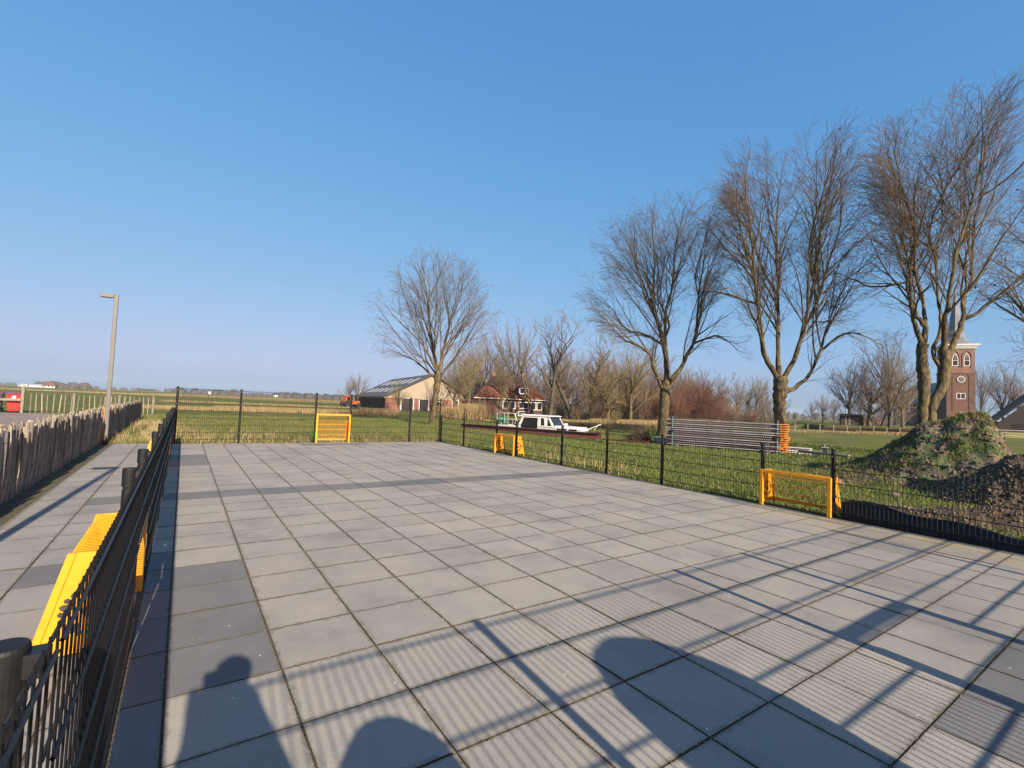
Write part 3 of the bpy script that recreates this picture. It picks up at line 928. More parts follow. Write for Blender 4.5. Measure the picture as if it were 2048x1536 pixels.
def bin_(x, y, mb_, ml, label, rz=0.0):
    r = empty('wheelie_bin', (x, y, 0), rz, label, 'bin', 'wheelie bins behind the rail')
    MB().hexa([(-.22, -.25, .05), (.22, -.25, .05), (.22, .25, .05), (-.22, .25, .05)], [(-.29, -.34, .94), (.29, -.34, .94), (.29, .34, .94), (-.29, .34, .94)]).build('body', mb_, r, bevel=.02)
    MB().hexa([(-.31, -.38, .945), (.31, -.38, .945), (.31, .36, .945), (-.31, .36, .945)], [(-.29, -.33, 1.0), (.29, -.33, 1.0), (.26, .3, 1.04), (-.26, .3, 1.04)]).build('lid', ml, r, bevel=.01)
    MB().tube([(-.28, .42, .98), (.28, .42, .98)], .016, 8).build('handle', M['dark_bin'], r)
    for s in (-1, 1):
        MB().tube([(s * .23, .25, .1), (s * .28, .25, .1)], .1, 12).build('wheel', M['dark_bin'], r)
    return r


b1 = bin_(-7.42, 33.35, M['red_bin'], M['purple'], 'red wheelie bin with a purple lid and round white sticker', 0.1)
MB().tube([(0, -.338, .78), (0, -.342, .78)], .085, 16).build('sticker', M['white'], b1)
bin_(-8.12, 33.3, M['dark_bin'], M['purple'], 'black wheelie bin with a purple lid at the left edge', 0.12)
rl = empty('timber_rail', (-7.03, 32.9, 0), 0, 'weathered timber post and rail in front of the bins', 'rail')
MB().box(-.06, .06, -.06, .06, -.2, 1.42).build('post', M['wood_grey'], rl, bevel=.008)
MB().box(-3.6, -.03, -.095, -.061, .6, .72).build('rail', M['wood_grey'], rl, bevel=.006)
MB().box(-3.75, -3.63, -.06, .06, -.2, 1.42).build('post', M['wood_grey'], rl, bevel=.008)


# ------------------------------------------------------------------ bare trees
def norm(v):
    l = math.sqrt(v[0] * v[0] + v[1] * v[1] + v[2] * v[2]) + 1e-9
    return (v[0] / l, v[1] / l, v[2] / l)


class Grow:
    def __init__(s, seed, trop=(0.05, 0.10, 0.14, 0.16), wig=0.16, dens=(2.2, 3.2, 4.2, 4.0), ang=(28, 52), maxlev=4, minlen=0.16, seg=0.35, ratio=(.36, .62), rmin=0.004, bare=0.15, cap=20000):
        s.r = random.Random(seed)
        s.trop, s.wig, s.dens, s.ang, s.maxlev, s.minlen, s.seg, s.ratio, s.rmin, s.bare, s.cap = trop, wig, dens, ang, maxlev, minlen, seg, ratio, rmin, bare, cap
        s.thick, s.thin, s.tips = [], [], []

    def rv(s):
        return (s.r.gauss(0, 1), s.r.gauss(0, 1), s.r.gauss(0, 1))

    def branch(s, p, d, L, r, lev):
        n = max(2, min(9, int(L / s.seg) + 1)) if lev < 3 else (3 if L > .5 else 2)
        st = L / n
        pts, rad = [p], [r]
        tr = s.trop[min(lev, len(s.trop) - 1)]
        for i in range(n):
            q = s.rv()
            w = s.wig
            d = norm((d[0] + q[0] * w, d[1] + q[1] * w, d[2] + q[2] * w * .7 + tr))
            p = (p[0] + d[0] * st, p[1] + d[1] * st, p[2] + d[2] * st)
            pts.append(p)
            rad.append(max(s.rmin * .8, r * (1 - .82 * (i + 1) / n)))
        s.emit(pts, rad, lev)
        s.kids(pts, rad, L, lev)

    def emit(s, pts, rad, lev):
        (s.thick if rad[0] > 0.035 else s.thin).append((pts, rad))
        if lev >= 3: s.tips.append(pts[-1])

    def kids(s, pts, rad, L, lev, bare=None):
        if lev >= s.maxlev or len(s.thin) > s.cap: return
        bare = s.bare if bare is None else bare
        cnt = s.dens[min(lev, len(s.dens) - 1)] * L * (1 - bare)
        cnt = int(cnt) + (1 if s.r.random() < cnt % 1 else 0)
        n = len(pts) - 1
        for c in range(cnt):
            t = bare + (1 - bare) * (c + s.r.random()) / max(cnt, 1)
            t = min(t, .985)
            i = int(t * n)
            f = t * n - i
            a, b = pts[i], pts[min(i + 1, n)]
            p = tuple(a[k] + (b[k] - a[k]) * f for k in range(3))
            d = norm((b[0] - a[0], b[1] - a[1], b[2] - a[2]))
            q = s.rv()
            dt = q[0] * d[0] + q[1] * d[1] + q[2] * d[2]
            q = norm((q[0] - d[0] * dt, q[1] - d[1] * dt, q[2] - d[2] * dt))
            an = math.radians(s.r.uniform(*s.ang))
            ca, sa = math.cos(an), math.sin(an)
            cd = (d[0] * ca + q[0] * sa, d[1] * ca + q[1] * sa, d[2] * ca + q[2] * sa)
            rl = rad[i] * (1 - f) + rad[min(i + 1, n)] * f
            Lc = L * s.r.uniform(*s.ratio) * (1.05 - .55 * t)
            if lev == 0: Lc = L * (s.r.uniform(.26, .40) if s.r.random() < .16 else s.r.uniform(.12, .24)) * (1.2 - .8 * t)
            if Lc < s.minlen: Lc = s.minlen * s.r.uniform(.8, 1.5)
            s.branch(p, cd, Lc, max(s.rmin, min(rl * .5, .0095 * Lc + .005)), lev + 1)


def finish_tree(g, root, bark, twig, tk=6, seeds=0):
    link('trunk', tubes_mesh('trunk', g.thick, bark, tk, True), root)
    if g.thin: link('crown', tubes_mesh('crown', g.thin, twig, 3), root)
    if seeds:
        mb = MB()
        for p in g.r.sample(g.tips, min(seeds, len(g.tips))):
            rr = g.r.uniform(.025, .05)
            x, y_, z = p
            mb.add([(x + rr, y_, z), (x - rr, y_, z), (x, y_ + rr, z), (x, y_ - rr, z), (x, y_, z + rr * 1.3), (x, y_, z - rr * 1.3)],
                   [(0, 2, 4), (2, 1, 4), (1, 3, 4), (3, 0, 4), (2, 0, 5), (1, 2, 5), (3, 1, 5), (0, 3, 5)])
        o = mb.build('seed_clusters', M['seed'], root); o['kind'] = 'stuff'


def smooth_line(pts, k=3):       # Catmull-Rom through points with radii
    P = [np.array(p, float) for p in pts]
    out = []
    for i in range(len(P) - 1):
        p0, p1, p2, p3 = P[max(i - 1, 0)], P[i], P[i + 1], P[min(i + 2, len(P) - 1)]
        for j in range(k):
            t = j / k
            out.append(.5 * ((2 * p1) + (-p0 + p2) * t + (2 * p0 - 5 * p1 + 4 * p2 - p3) * t * t + (-p0 + 3 * p1 - 3 * p2 + p3) * t ** 3))
    out.append(P[-1])
    return out


class Crown(Grow):
    """fills an egg-shaped crown from given limbs: each order of branch leaves its parent at regular steps and stops at the envelope"""

    def setup(s, lat, centre, rl, rz, rd):
        s.lat, s.c, s.rl, s.rz, s.rd = lat, centre, rl, rz, rd
        s.dp = np.array([-lat[1], lat[0], 0])

    def inside(s, p):
        d = (p[0] - s.c[0], p[1] - s.c[1], p[2] - s.c[2])
        a = (d[0] * s.lat[0] + d[1] * s.lat[1]) / s.rl
        b = (d[0] * s.dp[0] + d[1] * s.dp[1]) / s.rd
        z = d[2] / s.rz
        return a * a + b * b + z * z

    STEP = (0.42, 0.35, 0.225, 0.26)
    LEN = ((2.2, 5.2), (.8, 2.3), (.34, .9), (.16, .40))
    ANG = ((16, 40), (20, 46), (24, 52), (22, 50))
    TROP = (.03, .055, .075, .05)
    WIG = (.06, .085, .12, .14)

    def fill(s, P, R, lev, bare):
        if lev > 3: return
        seg = [math.dist(a, b) for a, b in zip(P[:-1], P[1:])]
        L = sum(seg)
        pos = bare * L + s.r.random() * s.STEP[lev]
        while pos < L * .99:
            k, q = 0, pos
            while k < len(seg) - 1 and q > seg[k]: q -= seg[k]; k += 1
            f = min(1, q / max(seg[k], 1e-6))
            a, b = P[k], P[k + 1]
            p = tuple(a[m] + (b[m] - a[m]) * f for m in range(3))
            r0 = R[k] + (R[k + 1] - R[k]) * f
            d = norm(tuple(b[m] - a[m] for m in range(3)))
            v = s.rv()
            # favour leaving towards the outside of the crown
            v = (v[0] + .9 * (p[0] - s.c[0]) / s.rl, v[1] + .9 * (p[1] - s.c[1]) / s.rl, v[2] - .15)
            dt = sum(v[m] * d[m] for m in range(3))
            v = norm(tuple(v[m] - d[m] * dt for m in range(3)))
            an = math.radians(s.r.uniform(*s.ANG[lev]))
            cd = tuple(d[m] * math.cos(an) + v[m] * math.sin(an) for m in range(3))
            Lc = s.r.uniform(*s.LEN[lev]) * (1.0 if lev == 0 else 1.1 - .45 * pos / L)
            r1 = (min(r0 * .62, .008 * Lc + .006), min(r0 * .6, .0055 * Lc + .0055), .0062, .0046)[lev]
            s.sprout(p, cd, Lc, max(r1, .0048), lev)
            pos += s.STEP[lev] * s.r.uniform(.6, 1.4)

    def sprout(s, p, d, L, r, lev):
        st = (.42, .34, .24, .2)[lev]
        n = max(2, int(L / st))
        st = L / n
        pts = [p]
        lim = s.r.uniform(.86, 1.1)
        for i in range(n):
            v = s.rv(); w = s.WIG[lev]
            d = norm((d[0] + v[0] * w, d[1] + v[1] * w, d[2] + v[2] * w * .7 + s.TROP[lev]))
            p = tuple(p[m] + d[m] * st for m in range(3))
            pts.append(p)
            if s.inside(p) > lim and i >= 1: break
        m_ = len(pts) - 1
        rad = [max(.004, r * (1 - .72 * i / m_)) for i in range(m_ + 1)]
        (s.thick if r > .03 else s.thin).append((pts, rad))
        if lev >= 2: s.tips.append(pts[-1])
        s.fill(pts, rad, lev + 1, .12)


def hero_tree(label, D, trunks, limbs, seed, group, crown, thin=1.0, twig='twig', r_end=.013, seeds=10):
    """trunk and limbs: lists of (u, v, halfwidth px); each limb leaves the plane of the trunk towards or away from the camera"""
    u0, v0, _ = trunks[0][0]
    base = np.array([*col_xy(u0, D), GZ - .1])
    root = empty('bare_tree', tuple(base), 0, label, 'tree', group)
    g = Crown(seed)
    away = np.array([FW[0], FW[1], 0]); away /= np.linalg.norm(away)
    uc, vc, ru, rv_ = crown
    lat = np.array([CX[0], CX[1], 0]); lat /= np.linalg.norm(lat)
    g.STEP = tuple(x * thin for x in Crown.STEP)
    g.setup(lat, at(uc, vc, D) - base, ru / FPX * D, rv_ / FPX * D, ru / FPX * D * .9)
    known = []                    # photo column, row, depth offset, local point and radius of every wood point so far
    for tr in trunks:
        pts = [np.append(at(u, v, D) - base, w * .86 / FPX * D) for u, v, w in tr]
        sp = smooth_line(pts, 6)
        for p in sp[1:]: p[3] *= g.r.uniform(.9, 1.12)
        for p in sp[1:-1]: p[:2] += [g.r.gauss(0, .012), g.r.gauss(0, .012)]
        g.thick.append(([tuple(p[:3]) for p in sp], [float(p[3]) for p in sp]))
        for k, p in enumerate(sp):
            d_ = p[:3] + base - C0
            known.append((1024 + FPX * (d_ @ CX) / (d_ @ FW), 768 - FPX * (d_ @ CY) / (d_ @ FW), 0.0, p[:3], float(p[3])))
    made = []
    for li, lb in enumerate(limbs):
        kn = min(known, key=lambda q: (q[0] - lb[1][0]) ** 2 + (q[1] - lb[1][1]) ** 2)
        off, off0 = lb[0], kn[2]
        n = len(lb) - 2
        w0 = min(lb[1][2] / FPX * D * .64, kn[4] * .8)
        pts = []
        for i, q in enumerate(lb[1:]):
            t = i / max(n, 1)
            o_ = off0 + (off - off0) * t ** 1.15
            p = kn[3] if i == 0 else at(q[0], q[1], D) - base + away * o_
            pts.append(np.array([*p, w0 * (1 - t) ** 1.1 + r_end, o_]))
        sp = smooth_line(pts, 4)
        P = [tuple(sp[0][:3])] + [tuple(c + g.r.gauss(0, .016) for c in p[:3]) for p in sp[1:]]
        Rr = [float(p[3]) * g.r.uniform(.9, 1.12) for p in sp]
        g.thick.append((P, Rr))
        for p, q in zip(P, sp):
            d_ = np.array(p) + base - C0
            known.append((1024 + FPX * (d_ @ CX) / (d_ @ FW), 768 - FPX * (d_ @ CY) / (d_ @ FW), float(q[4]), np.array(p), float(q[3])))
        made.append((P, Rr))
    for P, Rr in made:
        g.fill(P, Rr, 0, .14)
        d = norm(tuple(P[-1][k] - P[-2][k] for k in range(3)))
        g.sprout(P[-1], d, .6, Rr[-1] * .9, 1)
    finish_tree(g, root, M['bark'], M[twig], 9, seeds)
    return root, g


HG = 'large bare trees in a row across the field'
hero_tree('bare spreading tree in front of the pale barn', 30.5,
          [[(862, 856, 10), (866, 835, 7.6), (870, 800, 6.6), (875, 765, 8.2), (877, 748, 8.5)]],
          [(-.8, (873, 756, 4.6), (868, 705, 0), (862, 655, 0), (857, 600, 0), (850, 550, 0), (848, 528, 0)),
           (.9, (878, 756, 4.8), (886, 700, 0), (893, 665, 0), (901, 630, 0), (909, 590, 0), (917, 545, 0)),
           (-1.5, (884, 756, 3.6), (905, 725, 0), (925, 698, 0), (945, 668, 0), (962, 642, 0)),
           (1.2, (868, 760, 3), (848, 738, 0), (820, 716, 0), (792, 704, 0), (765, 692, 0)),
           (-1.8, (871, 745, 3), (855, 702, 0), (830, 672, 0), (802, 644, 0), (785, 622, 0)),
           (2.2, (880, 740, 3), (895, 690, 0), (917, 655, 0), (938, 620, 0), (950, 590, 0)),
           (1.8, (866, 700, 2), (852, 655, 0), (834, 612, 0), (824, 575, 0)),
           (-2.4, (876, 748, 2.6), (872, 690, 0), (878, 640, 0), (882, 590, 0), (884, 548, 0)),
           (-2.0, (890, 690, 2), (905, 640, 0), (925, 600, 0), (934, 560, 0)),
           (2.6, (872, 750, 2.4), (850, 720, 0), (838, 680, 0), (828, 640, 0))],
          21, HG, (868, 642, 118, 128), 1.25)
hero_tree('bare tree with a straight trunk left of the steel stack', 28.6,
          [[(1325, 878, 16), (1327, 850, 12), (1329, 805, 11), (1331, 782, 12.5), (1331, 760, 10)]],
          [(-1.0, (1324, 790, 6), (1309, 744, 0), (1297, 710, 0), (1268, 690, 0), (1240, 680, 0), (1206, 646, 0), (1188, 630, 0)),
           (.6, (1331, 778, 9), (1334, 740, 0), (1329, 690, 0), (1319, 648, 0), (1306, 608, 0), (1311, 560, 0), (1313, 515, 0), (1311, 462, 0), (1309, 435, 0)),
           (1.6, (1330, 700, 5), (1334, 662, 0), (1338, 612, 0), (1350, 582, 0), (1357, 548, 0), (1365, 490, 0), (1371, 448, 0)),
           (-.9, (1338, 775, 7), (1357, 742, 0), (1373, 708, 0), (1384, 682, 0), (1388, 642, 0), (1391, 582, 0), (1398, 525, 0), (1404, 465, 0)),
           (1.5, (1387, 672, 4), (1398, 638, 0), (1409, 606, 0), (1419, 572, 0), (1431, 533, 0), (1439, 492, 0)),
           (1.2, (1324, 690, 4), (1293, 667, 0), (1257, 655, 0), (1232, 614, 0), (1205, 582, 0)),
           (-2.0, (1312, 636, 3), (1290, 600, 0), (1272, 560, 0), (1258, 515, 0), (1252, 480, 0)),
           (2.4, (1330, 680, 3.4), (1345, 640, 0), (1330, 590, 0), (1335, 530, 0), (1338, 470, 0)),
           (-2.4, (1340, 612, 3), (1345, 560, 0), (1336, 510, 0), (1340, 450, 0)),
           (-1.2, (1386, 684, 3), (1420, 675, 0), (1440, 684, 0), (1456, 705, 0)),
           (2.2, (1309, 610, 3), (1293, 560, 0), (1283, 510, 0), (1280, 465, 0)),
           (-2.6, (1392, 600, 3), (1376, 560, 0), (1385, 500, 0), (1388, 455, 0))],
          33, HG, (1318, 562, 138, 158))
hero_tree('bare tall tree behind the steel stack', 24.0,
          [[(1561, 900, 17), (1560, 850, 13.5), (1559, 805, 13.5), (1561, 775, 15.5), (1562, 755, 15)]],
          [(-1.0, (1552, 768, 8), (1534, 724, 0), (1520, 690, 0), (1506, 590, 0), (1496, 520, 0), (1486, 452, 0), (1474, 385, 0), (1478, 335, 0)),
           (.7, (1560, 770, 8.5), (1560, 740, 0), (1561, 688, 0), (1563, 586, 0), (1563, 480, 0), (1569, 395, 0), (1580, 330, 0)),
           (-1.6, (1570, 765, 7.5), (1584, 720, 0), (1590, 680, 0), (1610, 572, 0), (1620, 455, 0), (1628, 380, 0), (1630, 325, 0)),
           (1.3, (1590, 700, 5), (1602, 672, 0), (1643, 588, 0), (1668, 520, 0), (1700, 438, 0), (1710, 360, 0), (1702, 315, 0)),
           (.8, (1570, 792, 7), (1592, 775, 0), (1622, 752, 0), (1650, 700, 0), (1678, 620, 0), (1706, 570, 0), (1732, 520, 0)),
           (-.7, (1652, 695, 3.4), (1690, 667, 0), (1720, 674, 0), (1748, 700, 0)),
           (2.0, (1510, 615, 3), (1468, 582, 0), (1436, 562, 0)),
           (-2.2, (1500, 560, 3), (1470, 500, 0), (1445, 440, 0), (1436, 390, 0)),
           (2.4, (1562, 600, 4), (1540, 530, 0), (1530, 450, 0), (1528, 380, 0), (1532, 320, 0)),
           (-2.4, (1612, 570, 4), (1590, 500, 0), (1597, 430, 0), (1604, 350, 0)),
           (2.6, (1645, 590, 3), (1650, 520, 0), (1660, 440, 0), (1668, 370, 0), (1664, 320, 0)),
           (-2.5, (1530, 720, 4), (1500, 660, 0), (1470, 640, 0), (1440, 600, 0)),
           (2.5, (1600, 680, 3.4), (1640, 640, 0), (1690, 590, 0), (1725, 600, 0)),
           (2.8, (1492, 490, 3), (1508, 430, 0), (1512, 370, 0), (1508, 325, 0))],
          45, HG, (1583, 500, 165, 210))
hero_tree('bare twin stemmed tree in front of the church tower', 21.0,
          [[(1844, 925, 13), (1845, 840, 9.5), (1848, 797, 10.5), (1847, 753, 11.5), (1843, 712, 11), (1847, 687, 11)],
           [(1858, 925, 11), (1862, 836, 8.5), (1866, 808, 10), (1883, 775, 10.5), (1891, 731, 10.5), (1887, 694, 9.5)]],
          [(-1.0, (1841, 690, 6.5), (1828, 655, 0), (1815, 625, 0), (1806, 552, 0), (1809, 485, 0), (1788, 417, 0), (1762, 340, 0), (1755, 300, 0)),
           (1.0, (1850, 690, 7.5), (1854, 655, 0), (1838, 622, 0), (1828, 559, 0), (1843, 502, 0), (1838, 417, 0), (1815, 325, 0), (1806, 255, 0)),
           (2.0, (1853, 665, 5.5), (1864, 625, 0), (1870, 569, 0), (1852, 485, 0), (1854, 383, 0), (1848, 280, 0)),
           (-1.2, (1887, 700, 8), (1882, 655, 0), (1882, 615, 0), (1888, 520, 0), (1904, 444, 0), (1920, 335, 0), (1908, 240, 0)),
           (.9, (1893, 722, 8), (1915, 676, 0), (1933, 637, 0), (1939, 588, 0), (1961, 552, 0), (1969, 451, 0), (1988, 383, 0), (2004, 290, 0), (2003, 225, 0)),
           (-1.6, (1930, 640, 5), (1952, 625, 0), (1988, 586, 0), (2023, 546, 0), (2052, 502, 0), (2078, 455, 0)),
           (2.3, (1870, 742, 6), (1876, 703, 0), (1904, 655, 0), (1913, 600, 0), (1922, 485, 0), (1948, 417, 0), (1962, 320, 0), (1955, 250, 0)),
           (-2.4, (1845, 600, 4), (1825, 520, 0), (1800, 470, 0), (1768, 430, 0), (1745, 390, 0)),
           (2.6, (1852, 500, 4), (1875, 430, 0), (1880, 340, 0), (1872, 250, 0)),
           (-2.6, (1888, 530, 4), (1862, 450, 0), (1866, 360, 0), (1880, 270, 0)),
           (2.6, (1968, 470, 4), (1945, 400, 0), (1938, 320, 0), (1930, 240, 0)),
           (-2.2, (1985, 400, 4), (2020, 350, 0), (2040, 290, 0), (2042, 240, 0)),
           (2.0, (1830, 560, 3), (1790, 560, 0), (1760, 540, 0), (1735, 520, 0)),
           (-2.8, (1820, 640, 3), (1785, 610, 0), (1760, 590, 0))],
          57, HG, (1900, 432, 165, 235))
hero_tree('bare tree at the right edge with drooping branches', 16.0,
          [[(2200, 960, 20), (2195, 860, 15), (2190, 780, 14), (2188, 720, 14)]],
          [(-.8, (2186, 740, 7), (2150, 660, 0), (2115, 600, 0), (2092, 545, 0), (2084, 490, 0), (2090, 440, 0)),
           (.8, (2180, 750, 6), (2130, 690, 0), (2090, 650, 0), (2060, 600, 0), (2040, 570, 0), (2020, 600, 0)),
           (1.5, (2190, 730, 8), (2195, 620, 0), (2185, 520, 0), (2178, 440, 0), (2172, 390, 0)),
           (-1.0, (2178, 760, 4), (2110, 720, 0), (2060, 690, 0), (2030, 700, 0), (2010, 730, 0)),
           (-1.5, (2195, 740, 8), (2230, 640, 0), (2250, 540, 0), (2255, 430, 0))],
          69, HG, (2190, 540, 165, 190))


# background tree prototypes
def proto(seed, H, kind):
    g = Grow(seed, dens=(2.6, 2.8, 2.6, 2), maxlev=3, minlen=.45, ratio=(.36, .64), rmin=.017, wig=.15, ang=(20, 48), trop=(.05, .1, .1, .1), seg=.7, cap=5200)
    if kind == 'tall':                      # winding stem, few big limbs, crown high up
        g.dens = (2.4, 2.2, 2, 2)
        P, R, p = [], [], (0, 0, 0)
        d = (g.r.uniform(-.1, .1), g.r.uniform(-.1, .1), 1)
        n = 9
        for i in range(n + 1):
            P.append(p); R.append(.24 * (1 - i / (n + 1)) + .03)
            q = g.rv(); d = norm((d[0] + q[0] * .14, d[1] + q[1] * .14, d[2] + .12))
            p = tuple(p[k] + d[k] * H * .72 / n for k in range(3))
        g.thick.append((P, R))
        for i in range(3, n + 1):
            for c in range(2):
                w = g.r.uniform(0, 6.28); a = math.radians(g.r.uniform(22, 48))
                g.branch(P[i], (math.sin(a) * math.cos(w), math.sin(a) * math.sin(w), math.cos(a)), H * g.r.uniform(.2, .36), R[i] * .6, 1)
    elif kind == 'oval':
        P = [(0, 0, 0), (.05, .02, H * .1), (0, .05, H * .22), (.05, 0, H * .34)]
        g.thick.append((P, [.3, .24, .22, .18]))
        for c in range(11):
            w = 6.28 * c / 11 + g.r.uniform(-.3, .3); a = math.radians(g.r.uniform(8, 52))
            g.branch(P[g.r.choice((1, 2, 3, 3))], (math.sin(a) * math.cos(w), math.sin(a) * math.sin(w), math.cos(a)), H * g.r.uniform(.42, .66), .1, 1)
        g.dens = (2.6, 2.6, 2.2, 2)
    elif kind == 'bush':
        g.rmin = .012; g.minlen = .3; g.ratio = (.3, .55)
        for c in range(46):
            w = g.r.uniform(0, 6.28); a = math.radians(abs(g.r.gauss(0, 28)))
            rr = g.r.uniform(0, .7)
            g.branch((rr * math.cos(w), rr * math.sin(w), 0), (math.sin(a) * math.cos(w), math.sin(a) * math.sin(w), math.cos(a)), H * g.r.uniform(.6, 1.0), .032, 1)
    elif kind == 'willow':
        P = [(0, 0, 0), (.1, .0, H * .14), (.25, .05, H * .3)]
        g.thick.append((P, [.34, .28, .24]))
        g.trop = (.0, -.01, -.03, -.04)
        for c in range(26):
            w = g.r.uniform(0, 6.28); a = math.radians(g.r.uniform(10, 78))
            g.branch(P[g.r.choice((1, 2, 2))], (math.sin(a) * math.cos(w), math.sin(a) * math.sin(w), math.cos(a)), H * g.r.uniform(.38, .72), .07, 1)
    return g


PROT = {}
for key, seed, H, kind in (('tallA', 3, 12, 'tall'), ('tallB', 4, 12, 'tall'), ('ovalA', 5, 10, 'oval'), ('ovalB', 6, 10, 'oval'), ('bushA', 7, 4, 'bush'), ('bushB', 8, 4, 'bush'), ('willow', 9, 8, 'willow')):
    g = proto(seed, H, kind)
    top = max(p[0][-1][2] for p in g.thick + g.thin)
    if not g.thick: g.thick = g.thin[:3]; g.thin = g.thin[3:]
    PROT[key] = (g, top, {})


def bg_tree(u, D, vtop, key, twig, label, z0=GZ, wide=1.0, name=None, group='bare trees round the farm and church'):
    g, H, cache = PROT[key]
    if twig not in cache:
        bk = M['bark_dark'] if twig in ('twig_grey', 'twig_red') else M['bark']
        cache[twig] = (tubes_mesh('trunk', g.thick, bk, 5, True), tubes_mesh('crown', g.thin, M[twig], 3))
    x, y_ = col_xy(u, D)
    h = zpx(u, vtop, D) - z0
    bush = key.startswith('bush')
    r = empty(name or ('bare_shrub' if bush else 'bare_tree'), (x, y_, z0 - .05), random.uniform(0, 6.28), label, 'shrub' if bush else 'tree', group)
    s = h / H
    r.scale = (s * wide, s * wide, s)
    a, b = cache[twig]
    link('stems' if bush else 'trunk', a, r)
    link('crown', b, r)
    return r


BG = [
    (697, 92, 750, 'ovalA', 'twig_grey', 'small grey bare tree standing alone left of the barn', 0.8),
    (716, 96, 742, 'ovalB', 'twig_grey', 'small grey bare tree just left of the barn roof', 0.8),
    (797, 72, 752, 'willow', 'twig_olive', 'yellowish thin bare tree before the barn roof', 0.6),
    (908, 66, 716, 'ovalB', 'twig_olive', 'olive bare tree right behind the large tree by the barn', 1.0),
    (938, 69, 672, 'ovalA', 'twig_olive', 'olive bare tree between barn and farmhouse', 0.75),
    (965, 78, 655, 'ovalB', 'twig_brown', 'brown bare tree behind the left end of the farmhouse roof', 0.8),
    (1000, 66, 702, 'ovalA', 'twig_olive', 'olive bare tree before the orange farmhouse roof', 0.55),
    (1030, 80, 632, 'ovalB', 'twig_grey', 'tall grey bare tree behind the farmhouse ridge', 0.8),
    (1066, 66, 655, 'tallA', 'twig_brown', 'slim brown bare tree at the right end of the farmhouse', 0.85),
    (1100, 62, 606, 'tallB', 'twig_grey', 'tall winding bare tree above the boat cabin', 1.1),
    (1143, 64, 618, 'tallA', 'twig_grey', 'tall winding bare tree above the boat bow', 1.1),
    (1122, 84, 690, 'ovalA', 'twig_brown', 'thin brown bare tree between the two winding trees', 0.8),
    (1180, 62, 645, 'tallB', 'twig_olive', 'olive winding bare tree right of the boat', 1.1),
    (1204, 76, 690, 'ovalB', 'twig_brown', 'brown bare tree behind the leaning willows', 0.8),
    (1216, 58, 705, 'willow', 'twig_olive', 'olive willow with arching twigs before the small red house', 0.9),
    (1262, 58, 672, 'ovalA', 'twig_olive', 'broad olive bare tree left of the straight trunk', 0.95),
    (1290, 64, 712, 'willow', 'twig_brown', 'brown willow behind the straight trunk', 0.9),
    (1312, 70, 728, 'ovalB', 'twig_brown', 'brown bare tree right behind the straight trunk', 0.9),
    (1365, 84, 722, 'ovalA', 'twig_grey', 'grey bare tree above the red brown shrubs on their left', 0.8),
    (1400, 92, 728, 'ovalB', 'twig_grey', 'grey bare tree above the red brown shrubs on their right', 0.8),
    (1432, 100, 740, 'tallA', 'twig_olive', 'first thin tree of the distant row from the left', 0.9),
    (1452, 104, 750, 'tallB', 'twig_olive', 'second thin tree of the distant row from the left', 0.9),
    (1474, 100, 748, 'ovalB', 'twig_grey', 'third thin tree of the distant row from the left', 0.7),
    (1492, 104, 746, 'tallA', 'twig_olive', 'fourth thin tree of the distant row from the left', 0.9),
    (1512, 100, 744, 'ovalA', 'twig_grey', 'fifth thin tree of the distant row from the left', 0.7),
    (1530, 106, 748, 'tallB', 'twig_olive', 'sixth thin tree of the distant row, just left of the tall trunk', 0.9),
]
for u, D, v, key, tw, lab, wd in BG: bg_tree(u, D, v, key, tw, lab, GZ, wd)
TZ = 0.62


def thicket(spans, label, twig, seed):
    r_ = random.Random(seed)
    prs = []
    for k in range(3):
        g = Grow(300 + seed + k, dens=(2.2, 2.0, 1.6), maxlev=2, minlen=.6, ratio=(.4, .7), rmin=.024, wig=.16, ang=(20, 50), trop=(.06, .1, .1), seg=.9, cap=420)
        for c in range(7):
            w = r_.uniform(0, 6.28); a = math.radians(r_.uniform(4, 42))
            g.branch((r_.uniform(-.4, .4), r_.uniform(-.4, .4), 0), (math.sin(a) * math.cos(w), math.sin(a) * math.sin(w), math.cos(a)), r_.uniform(5.5, 8.5), .08, 0)
        prs.append(g.thick + g.thin)
    polys = []
    for (u0, u1, n, D0, D1, v0, v1) in spans:
        for k in range(n):
            u, D = u0 + (u1 - u0) * (k + r_.random()) / n, r_.uniform(D0, D1)
            x, y_ = col_xy(u, D)
            h = zpx(u, r_.uniform(v0, v1), D)
            sc = h / 8.8
            ca, sa = math.cos(k * 2.4), math.sin(k * 2.4)
            for pts, rad in r_.choice(prs):
                polys.append(([(x + (p[0] * ca - p[1] * sa) * sc, y_ + (p[0] * sa + p[1] * ca) * sc, GZ + p[2] * sc) for p in pts], rad))
    o = link('thicket', tubes_mesh('thicket', polys, M[twig], 3))
    tag(o, label, 'thicket', kind='stuff')


